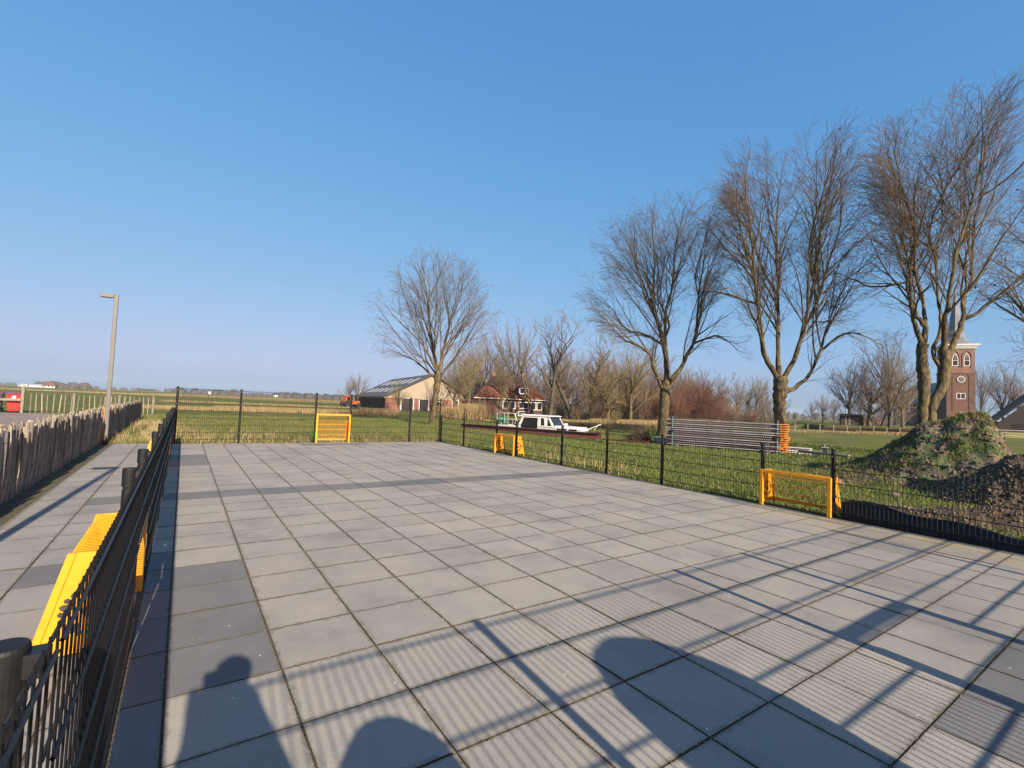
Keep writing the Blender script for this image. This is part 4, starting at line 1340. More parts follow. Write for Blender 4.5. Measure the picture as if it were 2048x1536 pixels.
thicket([(900, 1010, 14, 82, 96, 672, 730), (1040, 1345, 40, 72, 92, 672, 745), (1345, 1440, 9, 70, 84, 728, 765)], 'dense brown bare thicket behind the farmhouse and willows', 'twig_brown', 1)
thicket([(1400, 1560, 14, 108, 125, 755, 790), (1690, 1820, 7, 78, 90, 740, 790)], 'grey bare thicket behind the distant tree row', 'twig_grey', 2)
BGR = [
    (1623, 92, 800, 'ovalA', 'twig_grey', 'small bare sapling left of the dark shed, farthest left', 0.7),
    (1645, 88, 782, 'ovalB', 'twig_grey', 'small bare tree left of the dark shed', 0.75),
    (1668, 90, 790, 'ovalA', 'twig_grey', 'small bare tree close to the left wall of the dark shed', 0.7),
    (1698, 74, 712, 'ovalB', 'twig_grey', 'bare tree growing behind the dark shed', 0.8),
    (1738, 70, 694, 'willow', 'twig_brown', 'brown bare tree right of the dark shed', 0.75),
    (1764, 76, 720, 'tallA', 'twig_grey', 'thin bare tree between shed and church', 1.0),
    (1780, 68, 652, 'ovalA', 'twig_grey', 'tall round headed bare tree left of the church nave', 0.75),
    (1805, 72, 700, 'ovalB', 'twig_olive', 'olive bare tree before the left end of the church nave', 0.75),
    (1962, 92, 722, 'ovalA', 'twig_grey', 'upright bare tree right of the church tower', 0.55),
    (2006, 86, 715, 'ovalB', 'twig_grey', 'upright bare tree left of the dark farm roof', 0.6),
    (2040, 84, 742, 'ovalA', 'twig_brown', 'brown bare tree above the dark farm roof', 0.8),
]
for u, D, v, key, tw, lab, wd in BGR: bg_tree(u, D, v, key, tw, lab, TZ, wd)
SH = [
    (912, 60, 798, 'bushB', 'twig_brown', 'brown bare shrub at the right foot of the barn gable', 1.1),
    (958, 58, 790, 'bushA', 'twig_brown', 'brown bare shrub at the left corner of the farmhouse', 1.1),
    (982, 56, 800, 'bushB', 'twig_red', 'reddish bare shrub before the farmhouse wall', 1.0),
    (1012, 62, 808, 'bushA', 'twig_brown', 'brown bare shrub below the farmhouse windows', 0.9),
    (1125, 66, 800, 'bushB', 'twig_grey', 'grey bare shrub behind the boat bow', 1.1),
    (1158, 60, 806, 'bushA', 'twig_brown', 'dark brown shrub right of the boat bow', 1.1),
    (1195, 58, 800, 'bushB', 'twig_brown', 'brown shrub left of the small red house', 1.0),
    (1246, 62, 770, 'bushA', 'twig_olive', 'olive twiggy shrub right of the small red house', 1.1),
    (1280, 60, 775, 'bushB', 'twig_brown', 'tall brown shrub left of the straight trunk', 1.1),
    (1310, 60, 780, 'bushA', 'twig_red', 'red brown shrub touching the straight trunk', 1.1),
    (1352, 58, 768, 'bushB', 'twig_red', 'red brown shrub above the left end of the steel stack', 1.1),
    (1378, 60, 752, 'bushA', 'twig_red', 'tallest red brown shrub above the steel stack', 1.1),
    (1404, 60, 756, 'bushB', 'twig_red', 'broad red brown shrub above the middle of the steel stack', 1.1),
    (1430, 62, 776, 'bushA', 'twig_red', 'red brown shrub where the thin tree row begins', 1.0),
    (1462, 66, 802, 'bushB', 'twig_brown', 'low brown shrub under the thin tree row', 1.2),
    (1500, 70, 812, 'bushA', 'twig_brown', 'low brown shrub under the right half of the thin tree row', 1.2),
    (1228, 52, 815, 'bushA', 'twig_olive', 'low olive shrub at the field edge before the small red house', 1.0),
]
for u, D, v, key, tw, lab, wd in SH: bg_tree(u, D, v, key, tw, lab, GZ, wd, group='bare shrubs along the far field edge')

# ------------------------------------------------------------------ buildings


def frame(u, D, tilt):
    """plan origin at column u, depth D; local x to the right across the view (turned tilt degrees), local y away"""
    x, y_ = col_xy(u, D)
    h = np.array([x - C0[0], y_ - C0[1]]); h /= np.linalg.norm(h)
    e = math.atan2(-h[0], h[1]) + math.radians(tilt)
    return (x, y_), e


def window(parent, x, z, w, h, y_=0.0, fr=0.07, mull=1, name='window', mat='white', arch=False):
    """frame with panes standing 3 cm proud of the local wall plane y"""
    mb = MB()
    if arch:
        out, inn = [], []
        for (W_, H_, lst, b0) in ((w / 2, h, out, 0), (w / 2 - fr, h - fr, inn, fr)):
            hs = H_ * .55
            lst += [(-W_, b0), (W_, b0), (W_, hs)]
            for k in range(1, 6):
                t = k / 6
                lst.append((W_ * (1 - t) ** .75, hs + (H_ - hs) * t ** .8 if t < 1 else H_))
            lst.append((0, H_))
            for k in range(5, 0, -1):
                t = k / 6
                lst.append((-W_ * (1 - t) ** .75, hs + (H_ - hs) * t ** .8))
            lst.append((-W_, hs))
        n = len(out)
        v = [(x + a, y_ - .04, z + b_) for a, b_ in out] + [(x + a, y_ - .04, z + b_) for a, b_ in inn] + [(x + a, y_ + .02, z + b_) for a, b_ in out] + [(x + a, y_ + .02, z + b_) for a, b_ in inn]
        f = []
        for i in range(n):
            j = (i + 1) % n
            f += [(i, j, n + j, n + i), (i, 2 * n + i, 2 * n + j, j), (n + i, n + j, 3 * n + j, 3 * n + i)]
        mb.add(v, f)
        mb.box(x - fr * .22, x + fr * .22, y_ - .03, y_ + .0, z + h * .5, z + h * .93)
        mb.box(x - w / 2 + fr, x + w / 2 - fr, y_ - .029, y_ - .001, z + h * .42, z + h * .42 + fr * .6)
        o = mb.build(name, M[mat], parent)
        MB().add([(x + a, y_ - .012, z + b_) for a, b_ in inn], [tuple(range(n))]).build('pane', M['glass_dark'], o)
        return o
    mb.box(x - w / 2, x + w / 2, y_ - .045, y_ + .02, z, z + fr)
    mb.box(x - w / 2, x + w / 2, y_ - .045, y_ + .02, z + h - fr, z + h)
    mb.box(x - w / 2, x - w / 2 + fr, y_ - .045, y_ + .02, z + fr, z + h - fr)
    mb.box(x + w / 2 - fr, x + w / 2, y_ - .045, y_ + .02, z + fr, z + h - fr)
    for k in range(mull):
        xm = x - w / 2 + w * (k + 1) / (mull + 1)
        mb.box(xm - fr * .45, xm + fr * .45, y_ - .04, y_ + .02, z + fr, z + h - fr)
    o = mb.build(name, M[mat], parent)
    MB().box(x - w / 2 + fr * .8, x + w / 2 - fr * .8, y_ - .012, y_ - .004, z + fr * .8, z + h - fr * .8).build('pane', M['glass_dark'], o)
    return o


def gable_roof(parent, x0, x1, y0, y1, ze, zr, mat, over=.35, th=.18, name='roof'):
    """ridge along local y, centred on x"""
    xm = (x0 + x1) / 2
    sl = (zr - ze) / (xm - x0)
    mb = MB()
    for s in (-1, 1):
        xe = x0 - over if s < 0 else x1 + over
        zz = ze - sl * over
        mb.hexa([(xe, y0 - over, zz), (xm, y0 - over, zr), (xm, y1 + over, zr), (xe, y1 + over, zz)],
                [(xe, y0 - over, zz + th), (xm, y0 - over, zr + th), (xm, y1 + over, zr + th), (xe, y1 + over, zz + th)])
    return mb.build(name, mat, parent)


# barn
(bx, by), brz = frame(771, 77, 12)
barn = empty('barn', (bx, by, GZ), brz, 'wide low barn with dark roof, skylight strips and pale gable', 'barn')
BW, BLN, BE, BR = 15.2, 30.0, 2.05, 6.1
MB().box(0, BW, 0, BLN, -.2, 1.95).build('brick_wall', M['brick_red'], barn)
MB().prism_y([(.05, 1.951), (BW - .05, 1.951), (BW - .05, BE + .1), (BW / 2, BR), (.05, BE + .1)], .03, .2).build('gable', M['board'], barn)
rf = gable_roof(barn, 0, BW, 0, BLN, BE + .15, BR, M['barn_roof'], .5, .16)
sl = (BR - BE - .15) / (BW / 2)
for row, (xa, xb) in enumerate(((1.2, 2.8), (4.2, 6.2))):
    for k in range(6):
        y0 = 2.2 + k * 4.4
        za, zb = BE + .15 + xa * sl + .175, BE + .15 + xb * sl + .175
        MB().hexa([(xa, y0, za), (xb, y0, zb), (xb, y0 + 1.3, zb), (xa, y0 + 1.3, za)], [(xa, y0, za + .03), (xb, y0, zb + .03), (xb, y0 + 1.3, zb + .03), (xa, y0 + 1.3, za + .03)]).build('skylight', M['skylight'], rf)
for x0, x1 in ((2.6, 4.5), (5.6, 7.1), (11.4, 12.4)):
    d = MB().box(x0, x1, -.04, .02, 0, 1.9).build('door', M['dark_in'], barn)
    fr = MB()
    fr.box(x0 - .14, x0, -.06, .02, 0, 1.93); fr.box(x1, x1 + .14, -.06, .02, 0, 1.93); fr.box(x0, x1, -.06, .02, 1.901, 1.94)
    fr.build('door_frame', M['white'], d)
window(barn, 9.0, .9, 1.0, .8, 0, .08)
for k in range(6):
    y0 = .8 + k * 4.9
    MB().box(-.03, .02, y0, y0 + 4.6, .05, 1.85).build('bay_shade', M['dark_in'], barn)  # dark sheet on the wall, painted as the shade inside an open bay
    MB().box(-.16, -.031, y0 + 4.62, y0 + 4.78, 0, 1.9).build('bay_post', M['wood_grey'], barn)
MB().box(-.2, -.05, -.3, BLN, 1.86, 2.0).build('gutter', M['rail'], barn)

# farmhouse
(fx, fy), frz = frame(952, 70, 4)
fh = empty('farmhouse', (fx, fy, GZ), frz, 'brick farmhouse with a big hipped orange tile roof and dormer', 'farmhouse')
FWD, FDP, FE, FR = 10.4, 9.0, 2.55, 6.15
MB().box(.3, FWD - .2, .0, FDP, -.2, FE).build('wall', M['brick_dark'], fh)
ex = .4
rv = [(-ex, -ex, FE - .15), (FWD + ex, -ex, FE - .15), (FWD + ex, FDP + ex, FE - .15), (-ex, FDP + ex, FE - .15), (2.9, FDP / 2, FR), (FWD - 3.3, FDP / 2, FR)]
roof = MB().add(rv, [(0, 1, 5, 4), (1, 2, 5), (2, 3, 4, 5), (3, 0, 4), (0, 3, 2, 1)]).build('roof', M['tile_red'], fh)
for i in range(14):
    t0 = i / 14
    z = FE - .15 + (FR - FE + .15) * t0
    yy = -ex + (FDP / 2 + ex) * t0
    x0 = -ex + (2.9 + ex) * t0
    x1 = FWD + ex + (FWD - 3.3 - FWD - ex) * t0
    MB().hexa([(x0 + .05, yy - .05, z + .0), (x1 - .05, yy - .05, z + .0), (x1 - .05, yy + .22, z + .17), (x0 + .05, yy + .22, z + .17)],
              [(x0 + .05, yy - .06, z + .05), (x1 - .05, yy - .06, z + .05), (x1 - .05, yy + .22, z + .2), (x0 + .05, yy + .22, z + .2)]).build('tile_course', M['tile_red'] if i < 7 else M['tile_dark'], roof)
for x in (2.6, FWD - 3.1):
    MB().box(x, x + .55, FDP / 2 - .3, FDP / 2 + .3, FR - .2, FR + .55).build('chimney', M['brick_red'], roof, bevel=.01)
MB().box(-ex, FWD + ex, -ex - .06, -ex + .08, FE - .17, FE - .06).build('eaves_board', M['rail'], fh)
dm = MB().box(6.35, 7.85, .15, 2.4, 3.25, 4.25).build('dormer', M['white'], fh)
MB().box(6.2, 8.0, -.02, 2.5, 4.251, 4.38).build('dormer_roof', M['tile_dark'], dm)
MB().box(6.5, 7.05, .13, .16, 3.4, 4.12).build('pane', M['glass_dark'], dm)
MB().box(7.15, 7.7, .13, .16, 3.4, 4.12).build('pane', M['glass_dark'], dm)
for x, z, w, h, ml in ((4.3, 1.0, .75, 1.15, 0), (5.45, 1.0, .75, 1.15, 0), (7.05, 1.1, 1.5, 1.0, 1), (8.55, .95, .8, 1.2, 0), (9.45, .95, .8, 1.2, 0), (7.05, .0, 1.5, .7, 0)):
    window(fh, x, z, w, h, 0, .09, ml)
window(fh, 1.3, .7, .28, 1.6, 0, .08, 0)
MB().box(2.0, 2.9, -.03, .01, 0, 1.95).build('door', M['dark_in'], fh)

# small red house among the trees
(hx_, hy_), hrz = frame(1207, 66, 8)
sh = empty('small_house', (hx_, hy_, GZ), hrz, 'small pink brick house half hidden among the willows', 'house')
MB().box(0, 2.7, 0, 5, -.2, 2.2).build('wall', M['brick_red'], sh)
gable_roof(sh, 0, 2.7, 0, 5, 2.2, 3.3, M['tile_dark'], .25, .12)
MB().prism_y([(.03, 2.2), (2.67, 2.2), (1.35, 3.22)], .02, .15).build('gable', M['brick_red'], sh)
MB().box(.5, 1.2, -.03, .01, .1, 1.9).build('door', M['dark_in'], sh)
window(sh, 2.0, .9, .6, .8, 0, .06, 0)

# terp: the raised churchyard
fe = [col_xy(u, D) for u, D in ((1608, 74), (1650, 67), (1720, 63), (1800, 61), (1880, 60), (1960, 61), (2050, 63), (2200, 68), (2500, 85))]
V, F = [], []
for (x, y_) in fe:
    h = np.array([x - C0[0], y_ - C0[1]]); h /= np.linalg.norm(h)
    for off, z in ((-1.5, GZ - .02), (-.6, .3), (.3, .57), (1.6, TZ), (130, TZ + .1)):
        V.append((x + h[0] * off, y_ + h[1] * off, z))
for i in range(len(fe) - 1):
    for j in range(4):
        F.append((i * 5 + j, (i + 1) * 5 + j, (i + 1) * 5 + j + 1, i * 5 + j + 1))
x, y_ = fe[0]
n0 = len(V)
V += [(V[j][0] - 1.5, V[j][1] + 2.2, GZ - .02) for j in range(5)]
for j in range(4): F.append((n0 + j, j, j + 1, n0 + j + 1))
terp = MB().add(V, F).build('churchyard_terp', M['grass'], smooth=False); tag(terp, kind='structure')

# church
(cx_, cy_), crz = frame(1893, 100, 20)
ch = empty('church', (cx_, cy_, TZ), crz, 'brick church with a clock tower, white cornice and slate spire', 'church')
TW = 4.7
MB().box(0, TW, 0, TW, -.2, 11.6).build('tower', M['brick'], ch)
MB().box(.06, TW - .06, .06, TW - .06, 11.601, 16.6).build('belfry', M['brick_pale'], ch)
MB().box(-.12, TW + .12, -.12, TW + .12, 11.45, 11.72).build('string_course', M['brick_pale'], ch)
MB().hexa([(-.1, -.1, 16.6), (TW + .1, -.1, 16.6), (TW + .1, TW + .1, 16.6), (-.1, TW + .1, 16.6)], [(-.55, -.55, 17.35), (TW + .55, -.55, 17.35), (TW + .55, TW + .55, 17.35), (-.55, TW + .55, 17.35)]).build('cornice', M['white'], ch)
MB().box(-.6, TW + .6, -.6, TW + .6, 17.351, 17.55).build('cornice_cap', M['white'], ch)
sp = MB()
prof = [(2.75, 17.552), (2.1, 18.2), (1.55, 19.2), (1.2, 20.6), (1.0, 22.2), (.6, 25.5), (.06, 29.6)]
v, f = [], []
for r_, z in prof:
    for k in range(8):
        w = math.pi / 8 + k * math.pi / 4
        rr = r_ / math.cos(math.pi / 8)
        v.append((TW / 2 + rr * math.cos(w), TW / 2 + rr * math.sin(w), z))
for i in range(len(prof) - 1):
    for k in range(8):
        f.append((i * 8 + k, i * 8 + (k + 1) % 8, (i + 1) * 8 + (k + 1) % 8, (i + 1) * 8 + k))
sp.add(v, f)
spo = sp.build('spire', M['lead'], ch)
MB().tube([(TW / 2, TW / 2, 29.5), (TW / 2, TW / 2, 31)], .05, 6).build('finial', M['gold'], spo)
for x in (1.45, 3.35):
    w_ = window(ch, x, 13.0, 1.0, 2.7, .06, .10, 1, 'belfry_window', arch=True)
    MB().prism_y([(x - .8, 12.7), (x - .66, 12.7), (x - .66, 15.2), (x - .4, 15.85), (x, 16.1), (x + .4, 15.85), (x + .66, 15.2), (x + .66, 12.7), (x + .8, 12.7), (x + .8, 15.3), (x + .48, 16.02), (x, 16.3), (x - .48, 16.02), (x - .8, 15.3)], -.06, .059).build('blind_arch', M['brick_pale'], ch)
ck = MB().tube([(2.35, -.02, 10.2), (2.35, -.10, 10.2)], .62, 24).build('clock', M['clock'], ch)
rg = MB()
for k in range(24):
    a0, a1 = 2 * math.pi * k / 24, 2 * math.pi * (k + 1) / 24
    rg.hexa([(2.35 + .56 * math.cos(a0), -.13, 10.2 + .56 * math.sin(a0)), (2.35 + .66 * math.cos(a0), -.13, 10.2 + .66 * math.sin(a0)), (2.35 + .66 * math.cos(a1), -.13, 10.2 + .66 * math.sin(a1)), (2.35 + .56 * math.cos(a1), -.13, 10.2 + .56 * math.sin(a1))],
            [(2.35 + .56 * math.cos(a0), -.09, 10.2 + .56 * math.sin(a0)), (2.35 + .66 * math.cos(a0), -.09, 10.2 + .66 * math.sin(a0)), (2.35 + .66 * math.cos(a1), -.09, 10.2 + .66 * math.sin(a1)), (2.35 + .56 * math.cos(a1), -.09, 10.2 + .56 * math.sin(a1))])
rg.build('clock_rim', M['white'], ck)
for k in range(12):
    a_ = 2 * math.pi * k / 12
    MB().tube([(2.35 + .38 * math.cos(a_), -.115, 10.2 + .38 * math.sin(a_)), (2.35 + .52 * math.cos(a_), -.115, 10.2 + .52 * math.sin(a_))], .03, 4).build('hour_mark', M['gold'], ck)
MB().tube([(2.35, -.12, 10.2), (2.75, -.12, 10.28)], .04, 4).build('clock_hand', M['gold'], ck)
MB().tube([(2.35, -.125, 10.2), (2.55, -.125, 9.9)], .045, 4).build('clock_hand', M['gold'], ck)
for s in (-1, 1):
    x = 2.35 + s * 1.35
    MB().prism_y([(x - .09, 3.5), (x + .09, 3.5), (x + .09, 10.9), (x - s * .25, 11.3), (x - .09 - s * .25, 11.15), (x - .09, 10.8)], -.07, -.003).build('blind_arch', M['brick_dark'], ch)
window(ch, 2.35, 6.1, 1.5, 1.25, 0, .10, 1)
window(ch, 2.35, .6, 1.6, 2.9, 0, .16, 1, 'door', arch=True)
NV = MB().box(-1.6, TW + 1.6, TW + .01, TW + 21, -.2, 5.6).build('nave', M['brick_dark'], ch)
gable_roof(ch, -1.6, TW + 1.6, TW + .05, TW + 21, 5.6, 10.0, M['slate'], .3, .2, 'nave_roof')
MB().prism_y([(-1.55, 5.6), (TW + 1.55, 5.6), (TW / 2, 9.85)], TW + .02, TW + .2).build('nave_gable', M['brick_dark'], ch)

# dark farm building at the right edge
(rx, ry), rrz = frame(1990, 76, 6)
rf_ = empty('farm_building', (rx, ry, TZ - .1), rrz, 'dark thatched farm building at the right edge', 'farm')
MB().box(.4, 9.6, 0, 12, -.2, 1.6).build('wall', M['shedwood'], rf_)
gable_roof(rf_, 0, 10, 0, 12, 1.5, 6.6, M['tile_dark'], .2, .25)
MB().prism_y([(.5, 1.6), (9.5, 1.6), (5, 6.2)], .02, .2).build('gable', M['shedwood'], rf_)
for x in (2.0, 4.2): MB().box(x, x + 1.1, -.03, .01, .1, 1.4).build('door', M['dark_in'], rf_)
(lx, ly), lrz = frame(1962, 74, 6)
ls = empty('lean_to', (lx, ly, TZ - .1), lrz, 'low dark lean-to shed beside the right farm building', 'shed')
MB().box(.1, 2.3, 0, 3.4, -.2, .75).build('wall', M['shedwood'], ls)
MB().hexa([(0, -.2, .72), (2.45, -.2, 1.25), (2.45, 3.5, 1.25), (0, 3.5, .72)], [(0, -.2, .8), (2.45, -.2, 1.33), (2.45, 3.5, 1.33), (0, 3.5, .8)]).build('roof', M['tile_dark'], ls)
MB().box(.6, 1.4, -.03, .01, .05, .65).build('door', M['dark_in'], ls)

# dark shed on the terp
(sx_, sy_), srz = frame(1682, 72, 4)
sd = empty('shed', (sx_, sy_, TZ - .02), srz, 'dark timber shed with overhanging flat roof beside the churchyard trees', 'shed')
MB().box(0, 2.75, 0, 2.6, -.2, 1.45).build('wall', M['shedwood'], sd)
MB().hexa([(-.22, -.35, 1.43), (2.95, -.35, 1.43), (2.95, 2.8, 1.5), (-.22, 2.8, 1.5)], [(-.22, -.35, 1.52), (2.95, -.35, 1.52), (2.6, 2.6, 1.75), (.1, 2.6, 1.75)]).build('roof', M['tile_dark'], sd)
for x in (.5, .95): MB().box(x, x + .2, -.03, .01, .05, 1.3).build('door_board', M['wood_grey'], sd)

# field fence before the churchyard
ffp = [np.array(col_xy(u, D)) for u, D in ((1590, 50), (1640, 52), (1720, 53.5), (1800, 55), (1880, 56))]
fr = empty('field_fence', (ffp[0][0], ffp[0][1], GZ), 0, 'post and wire fence along the churchyard side of the field', 'fence')
pl = []
for a, b in zip(ffp[:-1], ffp[1:]):
    n = max(1, int(np.linalg.norm(b - a) / 1.75))
    for k in range(n): pl.append(a + (b - a) * k / n)
pl.append(ffp[-1])
for p in pl:
    q = p - ffp[0]
    MB().tube([(q[0], q[1], -.1), (q[0] + rnd.uniform(-.03, .03), q[1], .86)], .055, 6).build('post', M['wood_grey'], fr)
for z in (.3, .55, .78):
    MB().tube([(p[0] - ffp[0][0], p[1] - ffp[0][1], z) for p in pl], .008, 3).build('wire', M['rust'], fr)
rlp = [np.array(col_xy(u, D)) for u, D in ((1964, 50), (2010, 50.5), (2060, 51), (2120, 51.5))]
rf2 = empty('rail_fence', (rlp[0][0], rlp[0][1], GZ), 0, 'timber rail fence below the right farm building', 'fence')
for p in rlp:
    q = p - rlp[0]
    MB().box(q[0] - .06, q[0] + .06, q[1] - .06, q[1] + .06, -.1, 1.15).build('post', M['wood_grey'], rf2)
for z in (.5, .78, 1.06):
    MB().tube([(p[0] - rlp[0][0] - .09, p[1] - rlp[0][1], z) for p in rlp], .05, 6).build('rail', M['wood_grey'], rf2)

# orange tractor by the barn
(tx, ty), trz = frame(702, 84, 30)
tr = empty('tractor', (tx, ty, GZ), trz, 'small orange tractor parked left of the barn', 'tractor')
MB().box(-.2, 1.6, -.4, .4, .55, 1.15).build('bonnet', M['machine_orange'], tr, bevel=.06)
cb = MB().hexa([(-1.3, -.6, .7), (-.2, -.6, .7), (-.2, .6, .7), (-1.3, .6, .7)], [(-1.15, -.5, 2.05), (-.4, -.5, 2.05), (-.4, .5, 2.05), (-1.15, .5, 2.05)]).build('cab', M['machine_orange'], tr, bevel=.03)
for s in (-1, 1):
    MB().box(-1.05, -.45, s * .57 - .01, s * .57 + .01, 1.2, 1.85).build('cab_window', M['glass_dark'], cb)
    MB().tube([(-.9, s * .62, .62), (-.9, s * .95, .62)], .64, 16).build('wheel', M['dark_bin'], tr)
    MB().tube([(1.2, s * .5, .4), (1.2, s * .7, .4)], .4, 14).build('wheel', M['dark_bin'], tr)

# ------------------------------------------------------------------ boat in the ditch
bt = empty('cabin_boat', (bmid[0], bmid[1], 0), math.atan2(bdir[1], bdir[0]), 'small white cabin boat with stern railing lying in the ditch', 'boat')


def bxu(u): return (u - 1003) / 169 * BLEN - BLEN / 2


def bz(v, u=1090): return 1.4276 - (v - hz(u)) / FPX * 28


sgn = 1                                                    # local +y is to the left of stern->bow
near = -1 if np.dot(np.array([-bdir[1], bdir[0]]), BS - C0[:2]) > 0 else 1   # local y sign of the side facing the camera
hw = .82
hull = MB()
st = []
for fx_, wv_, zt in ((-.5, .88, .02), (-.2, 1.0, .02), (.15, 1.0, .04), (.36, .95, .06), (.47, .82, .09), (.55, .30, .13)):
    x = fx_ * BLEN
    st.append([(x, -hw * wv_, zt), (x, -hw * wv_ * .8, -.45), (x, 0, -.72), (x, hw * wv_ * .8, -.45), (x, hw * wv_, zt)])
v = [p for s in st for p in s]
f = []
for i in range(5):
    for j in range(4): f.append((i * 5 + j, i * 5 + j + 1, (i + 1) * 5 + j + 1, (i + 1) * 5 + j))
f.append((0, 1, 2, 3, 4))
for i in range(5): f.append((i * 5, (i + 1) * 5, (i + 1) * 5 + 4, i * 5 + 4))
hull.add(v, f)
hull.build('hull', M['boat_white'], bt)
# aft coaming with two arches
for s in (-1, 1):
    c = MB()
    xa, xb = bxu(1008), bxu(1058)
    c.box(xa, xb, s * .72 - .03, s * .72 + .03, .20, .30)
    for x in (xa, bxu(1030), xb - .12): c.box(x, x + .13, s * .72 - .03, s * .72 + .03, .0, .199)
    c.build('aft_coaming', M['boat_white'], bt, bevel=.01)
    MB().box(xa + .14, bxu(1030) - .01, s * .72 - .012, s * .72 + .012, .02, .198).build('pane', M['glass_dark'], bt)
    MB().box(bxu(1030) + .14, xb - .13, s * .72 - .012, s * .72 + .012, .02, .198).build('pane', M['glass_dark'], bt)
MB().box(bxu(1008) - .03, bxu(1058), -.69, .69, .201, .24).build('aft_deck', M['boat_white'], bt)
# cabin
x0, x1, x2, x3, zt, zb_ = bxu(1049), bxu(1060), bxu(1110), bxu(1123), .90, .05
for s in (-1, 1):
    yo, yi = s * .74, s * .68

    def q(pts):
        return [(x, yo, z) for x, z in pts], [(x, yi, z) for x, z in pts]
    fm = MB()
    for poly in ([(x0, zb_), (x0 + .16, zb_), (x1 + .13, .80), (x1, .80)], [(x1 + .0, .80), (x2, .80), (x2, zt), (x1 + .02, zt)], [(bxu(1091), zb_), (bxu(1098), zb_), (bxu(1097), .80), (bxu(1092), .80)],
                 [(bxu(1098), zb_), (x3, zb_), (x3 - .0, .38), (bxu(1098), .38)], [(bxu(1105), .38), (bxu(1110), .38), (x2 + .02, .80), (bxu(1104), .80)]):
        fm.prism_y(poly, min(yo, yi), max(yo, yi))
    fm.prism_y([(bxu(1119), .38), (x3, .38), (x2 + .12, .88), (x2 + .02, .88)], min(yo, yi), max(yo, yi))
    fm.build('cabin_side', M['boat_white'], bt)
    ym = s * .71
    MB().prism_y([(x0 + .17, zb_ + .05), (bxu(1090.8), zb_ + .05), (bxu(1091.8), .795), (x1 + .14, .795)], ym - .006, ym + .006).build('pane', M['glass_dark'], bt)
    MB().prism_y([(bxu(1098.2), .385), (bxu(1104.9), .385), (bxu(1103.8), .795), (bxu(1097.2), .795)], ym - .006, ym + .006).build('pane', M['glass_dark'], bt)
    MB().prism_y([(bxu(1110.2), .385), (bxu(1118.8), .385), (x2 + .03, .80)], ym - .006, ym + .006).build('pane', M['glass_dark'], bt)
MB().hexa([(x1 - .1, -.8, zt + .001), (x2 + .25, -.8, zt + .001), (x2 + .25, .8, zt + .001), (x1 - .1, .8, zt + .001)], [(x1 - .02, -.7, zt + .075), (x2 + .16, -.7, zt + .06), (x2 + .16, .7, zt + .06), (x1 - .02, .7, zt + .075)]).build('cabin_roof', M['boat_white'], bt, bevel=.01)
MB().hexa([(x3 - .03, -.66, .36), (x3 + .0, -.66, .36), (x3 + .0, .66, .36), (x3 - .03, .66, .36)], [(x2 + .07, -.66, .88), (x2 + .10, -.66, .88), (x2 + .10, .66, .88), (x2 + .07, .66, .88)]).build('windscreen', M['glass_dark'], bt)
# fore trunk with windows
fx0, fx1 = x3 + .01, bxu(1173)
MB().hexa([(fx0, -.72, .05), (fx1, -.60, .08), (fx1, .60, .08), (fx0, .72, .05)], [(fx0, -.66, .42), (fx1 - .14, -.54, .38), (fx1 - .14, .54, .38), (fx0, .66, .42)]).build('fore_trunk', M['boat_white'], bt, bevel=.02)
for s in (-1, 1):
    for (ua, ub) in ((1128, 1146), (1150, 1164)):
        xa, xb = bxu(ua), bxu(ub)

        def yw(x, z):
            t = (x - fx0) / (fx1 - fx0)
            return s * ((.72 - .12 * t) * (1 - (z - .05) / .35) + (.66 - .12 * t) * (z - .05) / .35 + .014)
        MB().add([(xa, yw(xa, .12), .12), (xb, yw(xb, .12), .12), (xb, yw(xb, .28), .28), (xa, yw(xa, .28), .28)], [(0, 1, 2, 3)]).build('pane', M['glass_dark'], bt)
MB().lathe([(.09, .36), (.09, .46), (.14, .5), (.14, .54), (.05, .56)], 10, bxu(1134), .1).build('deck_vent', M['boat_white'], bt)
# railings and pulpit
rr = MB()
for s in (-1, 1):
    xa, xb, xc = bxu(1007), bxu(1044), bxu(1052)
    rr.tube([(xa, s * .66, .24), (xa, s * .66, .98), (xb, s * .66, .97), (xc, s * .66, .35)], .022, 6)
    rr.tube([(xa, s * .66, .62), (xb + .12, s * .66, .62)], .018, 6)
    rr.tube([(bxu(1023), s * .66, .24), (bxu(1023), s * .66, .98)], .018, 6)
    rr.tube([(bxu(1040), s * .66, .24), (bxu(1040), s * .66, .62)], .018, 6)
rr.tube([(bxu(1007), -.66, .97), (bxu(1007), .66, .97)], .022, 6)
rr.build('stern_railing', M['rail'], bt)
pp = MB()
pp.tube([(bxu(1170), -.2 * -near, .2), (bxu(1200), 0, .62), (bxu(1170), .2 * -near, .2)], .017, 6)
pp.tube([(bxu(1188), 0, .3), (bxu(1196), 0, .62)], .02, 6)
pp.build('pulpit', M['boat_white'], bt)
for k, z in enumerate((.245, .52)):
    cr = empty('crate', (bmid[0] + bdir[0] * bxu(1014.5) + near * .35 * -bdir[1], bmid[1] + bdir[1] * bxu(1014.5) + near * .35 * bdir[0], z), math.atan2(bdir[1], bdir[0]),
               ('lower' if k == 0 else 'upper') + ' green plastic crate stacked on the boat stern', 'crate', 'crates on the boat stern')
    mbc = MB()
    mbc.box(-.19, .19, -.15, .15, 0, .03)
    for s in (-1, 1):
        mbc.box(-.2, .2, s * .15 - .012, s * .15 + .012, .0, .25)
        mbc.box(s * .19 - .012, s * .19 + .012, -.138, .138, .0, .25)
    mbc.build('body', M['green_crate'], cr)
    MB().box(-.07, .07, near * .165 - .002, near * .165 + .002, .08, .17).build('print', M['white'], cr)


